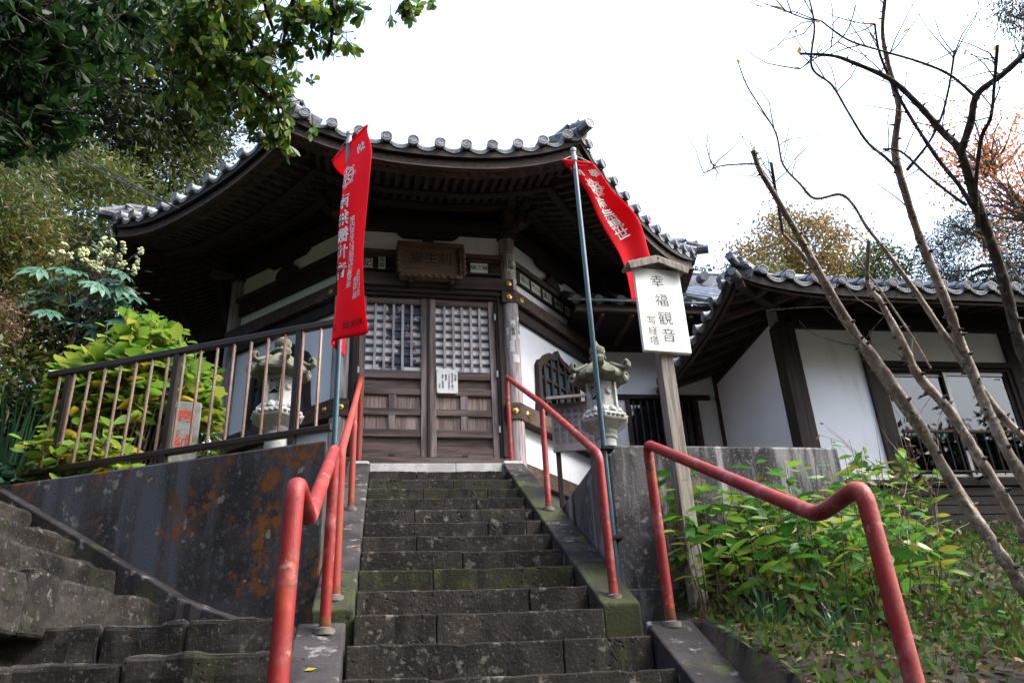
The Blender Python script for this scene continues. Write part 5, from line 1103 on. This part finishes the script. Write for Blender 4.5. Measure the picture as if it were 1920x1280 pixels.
# ---- evergreen overhanging from the top left
ov = thing('overhanging_tree', 'glossy evergreen tree with red berries hanging in from top left', 'tree', (-3.4,-1.6,float(gz(-3.4,-1.6))-.1))
mb = MB(); bz = float(gz(-3.4,-1.6))-.1
mb.tube([(-3.4,-1.6,bz),(-3.3,-1.62,.2),(-3.2,-1.6,1.6),(-3.0,-1.5,2.8),(-2.6,-1.35,3.9)], [.16,.14,.12,.10,.07], 10)
mb.tube([(-3.25,-1.6,1.0),(-2.4,-1.75,1.15),(-1.6,-1.8,1.25),(-1.36,-1.82,1.28)], [.09,.075,.055,.04], 8)
mb.tube([(-3.0,-1.5,2.8),(-2.2,-1.2,3.5),(-1.4,-1.05,3.6),(-.7,-1.1,3.5),(-.1,-1.2,3.35),(.3,-1.25,3.2)], [.08,.06,.045,.035,.022,.012], 8)
under(ov, mb.obj('trunk', BARKD, None, True)); mb = MB()
for b in OB: mb.tube(b, [.016*(1-.7*i/len(b)) for i in range(len(b))] if b[0][2] > 2.5 else [.028*(1-.6*i/len(b)) for i in range(len(b))], 6)
for a_, b_ in (((-.99,-1.05,3.11),(-1.35,-1.08,3.6)),((-.76,-1.10,3.08),(-.75,-1.12,3.52)),((-.14,-1.17,3.11),(-.12,-1.2,3.36)),((.22,-1.19,3.13),(.25,-1.24,3.22)),((-1.36,-1.82,1.28),(-1.19,-1.79,1.36)),((-.45,-1.1,3.1),(-.5,-1.15,3.45)),((-.60,-1.1,3.1),(-.65,-1.15,3.5))): mb.tube([a_,b_], [.014,.018], 6)
def sprigs(vols, dens, ll, lw, mat, nm, down, near):
    PP, DD, NN, LL = [], [], [], []
    for x, y, z, a, b in vols:
        n = max(5, int(dens*a*b*1000)); c = np.array([x,y,z])+RNG.normal(size=(n,3))*np.array([a,(a+b)*.45,b])*.52
        for p in c:
            ax_ = unit(np.array([RNG.normal()*.5, RNG.normal()*.5, -down+RNG.normal()*.45])); k = int(RNG.integers(6,11))
            mb.tube([tuple(p-ax_*.09), tuple(p)], [.003,.002], 4, False)
            u = unit(np.cross(ax_, RNG.normal(size=3))); w = np.cross(ax_, u)
            for j in range(k):
                t = 2*math.pi*(j*.382); o = u*math.cos(t)+w*math.sin(t); q = p-ax_*RNG.uniform(0,.05)
                PP.append(q); DD.append(ax_*RNG.uniform(.25,1.0)+o*RNG.uniform(.6,1.0)+np.array([0,0,-.25])); NN.append(-ax_+o*.3+RNG.normal(size=3)*.25); LL.append(ll*RNG.uniform(.6,1.2))
    LL = np.array(LL); under(ov, link(nm, leaf_mesh(nm, PP, DD, NN, LL, LL*lw, far=False, mid=.62), mat)); return PP
pp = sprigs(OV, 1.45, .070, .42, G_OV, 'crown', .7, False)
sprigs(OL, 4.2, .060, .36, G_OVB, 'leafy_bough', .2, True)
under(ov, mb.obj('branches', BARKD, None, True))
bm_ = MB()
for i in RNG.choice(len(pp), 90, replace=False): bm_.lathe([(.001,-.006),(.006,-.003),(.006,.003),(.001,.006)], 6, tuple(np.array(pp[i])+RNG.normal(size=3)*.03))
tag(under(ov, bm_.obj('berries', BERRY, None, True)), kind='stuff')
# ---- plants behind the fence
def stemmed(name, label, cat, base, n, spread, h, hj, ll, lw, mat, per, group=None, low=None, rad=.008, topbias=.6, bark=BARK, flat=.3, lean=(0,0)):
    """bush of upright stems with leaf whorls along their upper part"""
    bz = float(gz(*base)); T = thing(name, label, cat, (*base,bz-.05), 0, group); mb = MB(); P, D, N, L = [], [], [], []; P2, D2, N2, L2 = [], [], [], []
    for i in range(n):
        a = RNG.uniform(0,2*math.pi); r = math.sqrt(RNG.random()); b = Vector((base[0]+spread[0]*.35*r*math.cos(a), base[1]+spread[1]*.35*r*math.sin(a), 0)); b.z = float(gz(b.x,b.y))-.04
        hh = h*(1-.35*r*r)+RNG.uniform(-hj,hj); t = Vector((base[0]+spread[0]*r*math.cos(a)+lean[0], base[1]+spread[1]*r*math.sin(a)+lean[1], b.z+hh))
        m = b.lerp(t,.5)+Vector((RNG.normal()*.04,RNG.normal()*.04,.06)); pts = [b, b.lerp(m,.5), m, m.lerp(t,.55)+Vector((0,0,.02)), t]; mb.tube(pts, [rad,rad*.9,rad*.75,rad*.55,rad*.35], 5, False)
        for j in range(per):
            u = topbias+(1-topbias)*(j+RNG.random())/per; k = min(3, int(u*4)); q = pts[k].lerp(pts[k+1], u*4-k); th = 2.4*j+RNG.uniform(0,.6)
            out = np.array([math.cos(th), math.sin(th), 0]); el = RNG.uniform(-.45,.55)+flat*(u-.6)
            lst = (P, D, N, L) if low is None or u > .80 or RNG.random() > .28 else (P2, D2, N2, L2)
            lst[0].append(np.array(q)+out*.012); lst[1].append(out+np.array([0,0,el])); lst[2].append(np.array([0,0,1.0])+out*.25+RNG.normal(size=3)*.42); lst[3].append(ll*RNG.uniform(.55,1.15)*(1.0 if u < .95 else .6))
    under(T, mb.obj('stems', bark, None)); L = np.array(L); under(T, link('leaves', leaf_mesh('leaves', P, D, N, L, L*lw), mat))
    if P2: L2 = np.array(L2)*1.1; under(T, link('yellow_leaves', leaf_mesh('yellow_leaves', P2, D2, N2, L2, L2*lw), low))
    return T
stemmed('hydrangea_bush', 'large light green hydrangea bush rising behind the fence', 'bush', (-1.86,2.15), 72, (.60,.30), 1.80, .14, .18, .56, G_HYD, 18, low=G_GOLD, rad=.010, topbias=.55)
stemmed('hydrangea_bush', 'light green hydrangea in front of the dark left eave, nearest the hall', 'bush', (-1.52,2.42), 44, (.34,.22), 1.66, .12, .16, .56, G_HYD, 15, rad=.009, topbias=.62)
stemmed('hydrangea_bush', 'low yellowing hydrangea shoots right behind the fence bars', 'bush', (-1.95,1.66), 26, (.42,.14), .62, .14, .17, .58, G_HYD, 8, low=G_GOLD, rad=.007, topbias=.3)
stemmed('green_shrub', 'small-leaved green shrub between stone marker and hall corner', 'shrub', (-1.20,2.05), 34, (.13,.12), .72, .12, .06, .5, G_PL, 14, rad=.004, topbias=.25)
stemmed('green_shrub', 'small low green plants at the foot of the stone marker', 'shrub', (-1.42,1.72), 26, (.3,.07), .34, .08, .07, .6, G_HYD, 8, rad=.004, topbias=.3)
stemmed('green_shrub', 'low bushy green plants below the big hydrangea, near the hall base', 'shrub', (-1.75,2.75), 60, (.65,.16), .55, .12, .09, .55, G_MID, 10, rad=.005, topbias=.2)
# cream-flowered plant with hand-shaped leaves
fx, fy = -2.72, 3.05; fz = float(gz(fx,fy)); fa = thing('fatsia_plant', 'plant with large hand-shaped leaves and cream flower balls by the left eave', 'plant', (fx,fy,fz-.05)); mb = MB(); P, D, N, L = [], [], [], []
for i in range(72):
    a = RNG.uniform(0,2*math.pi); r = .50*math.sqrt(RNG.random()); c = np.array([fx+r*math.cos(a)*1.1, fy+r*math.sin(a)*.7, 3.32+RNG.uniform(-.30,.42)-.2*r]); out = unit(np.array([math.cos(a)*.7+.1, math.sin(a)*.5-.6, .05])); nn = unit(np.array([out[0]*.4,-.5,.85])+RNG.normal(size=3)*.2)
    mb.tube([(fx+r*.3*math.cos(a),fy+r*.3*math.sin(a),c[2]-.28), tuple(c)], [.006,.004], 5, False); s0 = unit(np.cross(nn, out)); ff = np.cross(s0, nn)
    for j in range(-3,4):
        t = j*.52; P.append(c); D.append(ff*math.cos(t)+s0*math.sin(t)-nn*.08); N.append(nn); L.append(.215*(1-.09*abs(j))*RNG.uniform(.85,1.1))
mb.tube([(fx,fy,fz-.05),(fx,fy,2.6),(fx+.03,fy,3.3)], [.025,.02,.012], 7); mb.tube([(fx,fy,2.2),(fx-.2,fy-.1,2.9),(fx-.28,fy-.1,3.2)], [.02,.015,.01], 7)
for i in range(34):
    c = Vector((fx+.14+RNG.normal()*.17, fy-.05+RNG.normal()*.12, 3.80+RNG.normal()*.10)); mb.tube([(fx+.1,fy-.02,3.5), tuple(c)], [.005,.003], 4, False)
    fl = MB()
    for j in range(9): fl.lathe([(.002,-.016),(.015,-.006),(.015,.006),(.002,.016)], 6, tuple(c+Vector(RNG.normal(size=3))*.016))
    under(fa, fl.obj('flower_head', CREAM, None, True))
L = np.array(L); under(fa, link('leaves', leaf_mesh('leaves', P, D, N, L, L*.36), G_FAT)); under(fa, mb.obj('stems', BARK, None))
def sword(name, label, base, n, h, rx, w, mat, cat='plant'):
    bz = float(gz(*base)); T = thing(name, label, cat, (*base,bz-.04)); V, Fc = [], []
    for i in range(n):
        a = RNG.uniform(0,2*math.pi); r = rx*math.sqrt(RNG.random()); b = np.array([base[0]+r*math.cos(a), base[1]+r*math.sin(a), 0]); b[2] = float(gz(b[0],b[1]))-.03; hh = h*RNG.uniform(.6,1.1); o = np.array([math.cos(a),math.sin(a),0])*RNG.uniform(.1,.45)+RNG.normal(size=3)*.08; s_ = unit(np.array([-o[1],o[0],0])+1e-6); k0 = len(V)
        for j in range(5):
            t = j/4; c = b+np.array([0,0,hh*(t-.22*t*t*np.linalg.norm(o)*2)])+o*hh*t*t; ww = w*(1-t**2.2)*.5+.0006; V += [c-s_*ww, c+s_*ww]
        Fc += [(k0+2*j,k0+2*j+1,k0+2*j+3,k0+2*j+2) for j in range(4)]
    under(T, link('blades', npmesh('blades', V, Fc, True), mat)); return T
sword('sword_leaf_clump', 'clump of upright blue-green sword leaves left of the fence', (-2.60,2.05), 120, .98, .24, .026, G_IRIS)
for i, (bx, by, lb) in enumerate(((-2.28,1.62,'dark round-leaved plant spilling over the lower end of the fence'),(-2.55,1.62,'dark leafy plant at the left edge beside the top of the side steps'))):
    stemmed('round_leaf_plant', lb, 'plant', (bx,by), 30, (.26,.14), .36-.05*i, .08, .10, .72, G_FAT if i == 0 else G_OVB, 7, rad=.004, topbias=.2)
# ---- thicket below the right wall
for i in range(24):
    bx, by = [(1.9,.30),(2.15,.32),(2.45,.30),(2.75,.36),(2.6,-.3),(2.9,-.15),(3.15,.55),(1.83,.05),(1.98,.22),(2.1,-.05),(2.22,.2),(2.36,-.12),(2.3,.36),(2.5,.12),(2.62,.33),(2.68,-.08),(2.82,.2),(2.95,.38),(2.02,-.25),(2.3,-.34),(3.1,.1),(3.25,.45),(3.0,.75),(3.3,.95)][i]
    stemmed('leafy_plant', 'leafy green plant in the thicket below the right wall', 'plant', (bx,by), int(RNG.integers(4,7)), (.19,.17), RNG.uniform(.50,.74)+(.24 if by > .1 else 0), .13, .135, .40, G_PL, 11, group='thicket of leafy plants below the right wall', rad=.0045, topbias=.25, flat=-.2)
for bx, by, lb in ((3.45,1.25,'taller broad-leaved plant in front of the white side building wall'),(3.75,1.6,'leafy plant below the window rail of the side building'),(4.3,1.7,'leafy plant before the dark base boards under the window')):
    stemmed('broad_leaf_plant', lb, 'plant', (bx,by), 7, (.28,.25), .95, .2, .15, .42, G_PL, 9, rad=.006, topbias=.35, flat=-.2)
# dry twiggy stalks
for bx, by, lb in ((3.55,1.0,'tangle of thin dry stalks before the white wall'),(2.05,.38,'thin withered climber beside the sign post'),(3.9,1.2,'dry reddish stalks below the window')):
    bz = float(gz(bx,by)); T = thing('dry_stalks', lb, 'dry plant', (bx,by,bz-.03)); mb = MB()
    for i in range(14):
        p = Vector((bx+RNG.normal()*.07,by+RNG.normal()*.07,bz-.03)); d = Vector((RNG.normal()*.25,RNG.normal()*.25,1)).normalized(); pts = [p]
        for j in range(7): d = (d+Vector(RNG.normal(size=3))*.22).normalized(); pts.append(pts[-1]+d*(.19 if bx > 3 else .13)*RNG.uniform(.7,1.1))
        mb.tube(pts, [.004*(1-.1*j) for j in range(8)], 4, False)
    dry = under(T, mb.obj('stalks', G_DRY, None)); P = np.array(mb.v)[RNG.choice(np.arange(len(mb.v)//3, len(mb.v)), 70)]
    under(T, link('withered_leaves', leaf_mesh('withered_leaves', P, rdir(70,-.3), rdir(70), RNG.uniform(.03,.06,70), .02), G_DRY))
for bx, by, lb in ((1.92,-.42,'small tuft of dark strap leaves beside the lower kerb'),(2.1,-.75,'small tuft of strap leaves in the lower garden'),(2.75,-.95,'tuft of grass in the lower right garden'),(2.55,-1.35,'tuft of grass near the end post of the lower right handrail')):
    sword('grass_tuft', lb, (bx,by), 40, .24, .09, .012, G_IRIS if by > -.8 else G_GR, 'grass')
def scatter(n, f): 
    x = RNG.uniform(1.64,6.5,n); y = RNG.uniform(-2.6,2.9,n); k = ~((y > .40) & (y < 1.2) & (x < 3.1)) & ~((y >= 1.1) & (x < 3.1)); x, y = x[k], y[k]; return x, y, gz(x,y)
x, y, z = scatter(26000, 0); n = len(x); m = np.sin(2.1*x+1.3*y)+np.sin(3.3*y-1.1*x)+RNG.normal(size=n)*.6 > -.1; x, y, z = x[m], y[m], z[m]; n = len(x)
tag(link('ground_cover', leaf_mesh('ground_cover', np.stack([x,y,z+RNG.uniform(0,.03,n)],1), rdir(n,.8), rdir(n,.8), RNG.uniform(.02,.075,n), RNG.uniform(.008,.03,n), far=True), G_GR), 'low green ground cover in the right garden', 'ground cover', kind='stuff')
x, y, z = scatter(4200, 0); n = len(x)
tag(link('leaf_litter', leaf_mesh('leaf_litter', np.stack([x,y,z+RNG.uniform(.005,.03,n)],1), rdir(n,0)*[1,1,.2], rdir(n,2.0), RNG.uniform(.03,.075,n), RNG.uniform(.015,.045,n)), G_FALL), 'brown fallen leaves on the right garden soil', 'leaf litter', kind='stuff')
x, y, z = scatter(12000, 0); n = len(x); hh = .06+.20*np.clip(np.sin(1.9*x+.6)*np.sin(2.3*y+.4)+.45, 0, 1); zz = z+RNG.uniform(0,1,n)*hh; keep = (y > -1.9+.25*(x-1.6))&(x > 1.70)
tag(link('weedy_undergrowth', leaf_mesh('weedy_undergrowth', np.stack([x,y,zz],1)[keep], rdir(n,.25)[keep], rdir(n,1.0)[keep], RNG.uniform(.03,.085,n)[keep], RNG.uniform(.012,.035,n)[keep], far=True), G_WEED), 'tangled low green weeds over the right garden bank', 'undergrowth', kind='stuff')
# a few single yellow leaves on the stonework
for x, y, z, lb in ((-.06,.95,.55,'yellow fallen leaf on the left kerb beside the upper steps'),(-.17,-.58,-.30,'yellow fallen leaf on the lower left kerb')):
    o = link('fallen_leaf', leaf_mesh('fallen_leaf', [(x,y,z)], [(.8,.4,.25)], [(0,-.45,.9)], .055, .035), G_GOLD); tag(o, lb, 'leaf')
# ---- bare many-stemmed tree at the right
bt = thing('bare_pruned_tree', 'bare many-stemmed tree with knobbly pale stems leaning in from the right', 'tree', (3.2,-.7,-.35)); kn = MB(); ROOT = Vector((3.26,-.68,-.40))
for i, s_ in enumerate(STEMS):
    pts = [Vector(p[:3]) for p in s_]; rr = [p[3]*(.70 if i < 5 else .62) for p in s_]
    if i in (0,1,2,3,4,5): pts.append(ROOT+Vector((RNG.uniform(-.06,.06),RNG.uniform(-.06,.06),0))); rr.append(rr[-1]*1.05)
    # smooth the polyline
    P, Rr = [], []
    for k in range(len(pts)-1):
        p0, p1, p2, p3 = pts[max(k-1,0)], pts[k], pts[k+1], pts[min(k+2,len(pts)-1)]
        for t in (0,.14,.28,.42,.57,.71,.86):
            P.append(.5*((2*p1)+(p2-p0)*t+(2*p0-5*p1+4*p2-p3)*t*t+(3*p1-p0-3*p2+p3)*t**3)); Rr.append((rr[k]+(rr[k+1]-rr[k])*t)*RNG.uniform(.90,1.12))
    P.append(pts[-1]); Rr.append(rr[-1]); dark = i in (5,6,7,8,9,10,12,13,14,15,18)
    under(bt, MB().tube(P, Rr, 10).obj('stem', BARK if dark else BARKP, None, True))
    for k in range(2, len(P)-2):                     # knots and short spurs
        if RNG.random() < .5:
            d = Vector(RNG.normal(size=3)); ax_ = (P[k+1]-P[k]).normalized(); d = (d-ax_*d.dot(ax_)).normalized(); r = Rr[k]
            kn.tube([P[k]+d*r*.6, P[k]+d*r*1.25, P[k]+d*(r*1.3+RNG.uniform(.006,.022))+ax_*.0], [r*.55,r*.38,min(r*.12,.003)], 6)
    if i not in (4,17):                              # fine twigs
        for q in range(6):
            k = int(RNG.integers(0, max(1,len(P)//2))); d = (Vector((RNG.normal()*.6-.2, RNG.normal()*.6, .7+RNG.normal()*.3))).normalized(); tp = [P[k]]
            for j in range(5): d = (d+Vector(RNG.normal(size=3))*.2).normalized(); tp.append(tp[-1]+d*RNG.uniform(.05,.10))
            kn.tube(tp, [.0034-.0005*j for j in range(6)], 4, False)
tag(under(bt, kn.obj('knots_and_twigs', BARK, None)), kind='stuff')
P = np.array([s_[0][:3] for s_ in STEMS[:16]]); P = np.concatenate([P, P+RNG.normal(size=P.shape)*.12])
under(bt, link('last_leaves', leaf_mesh('last_leaves', P, rdir(len(P)), rdir(len(P)), .03, .018), G_GOLD))
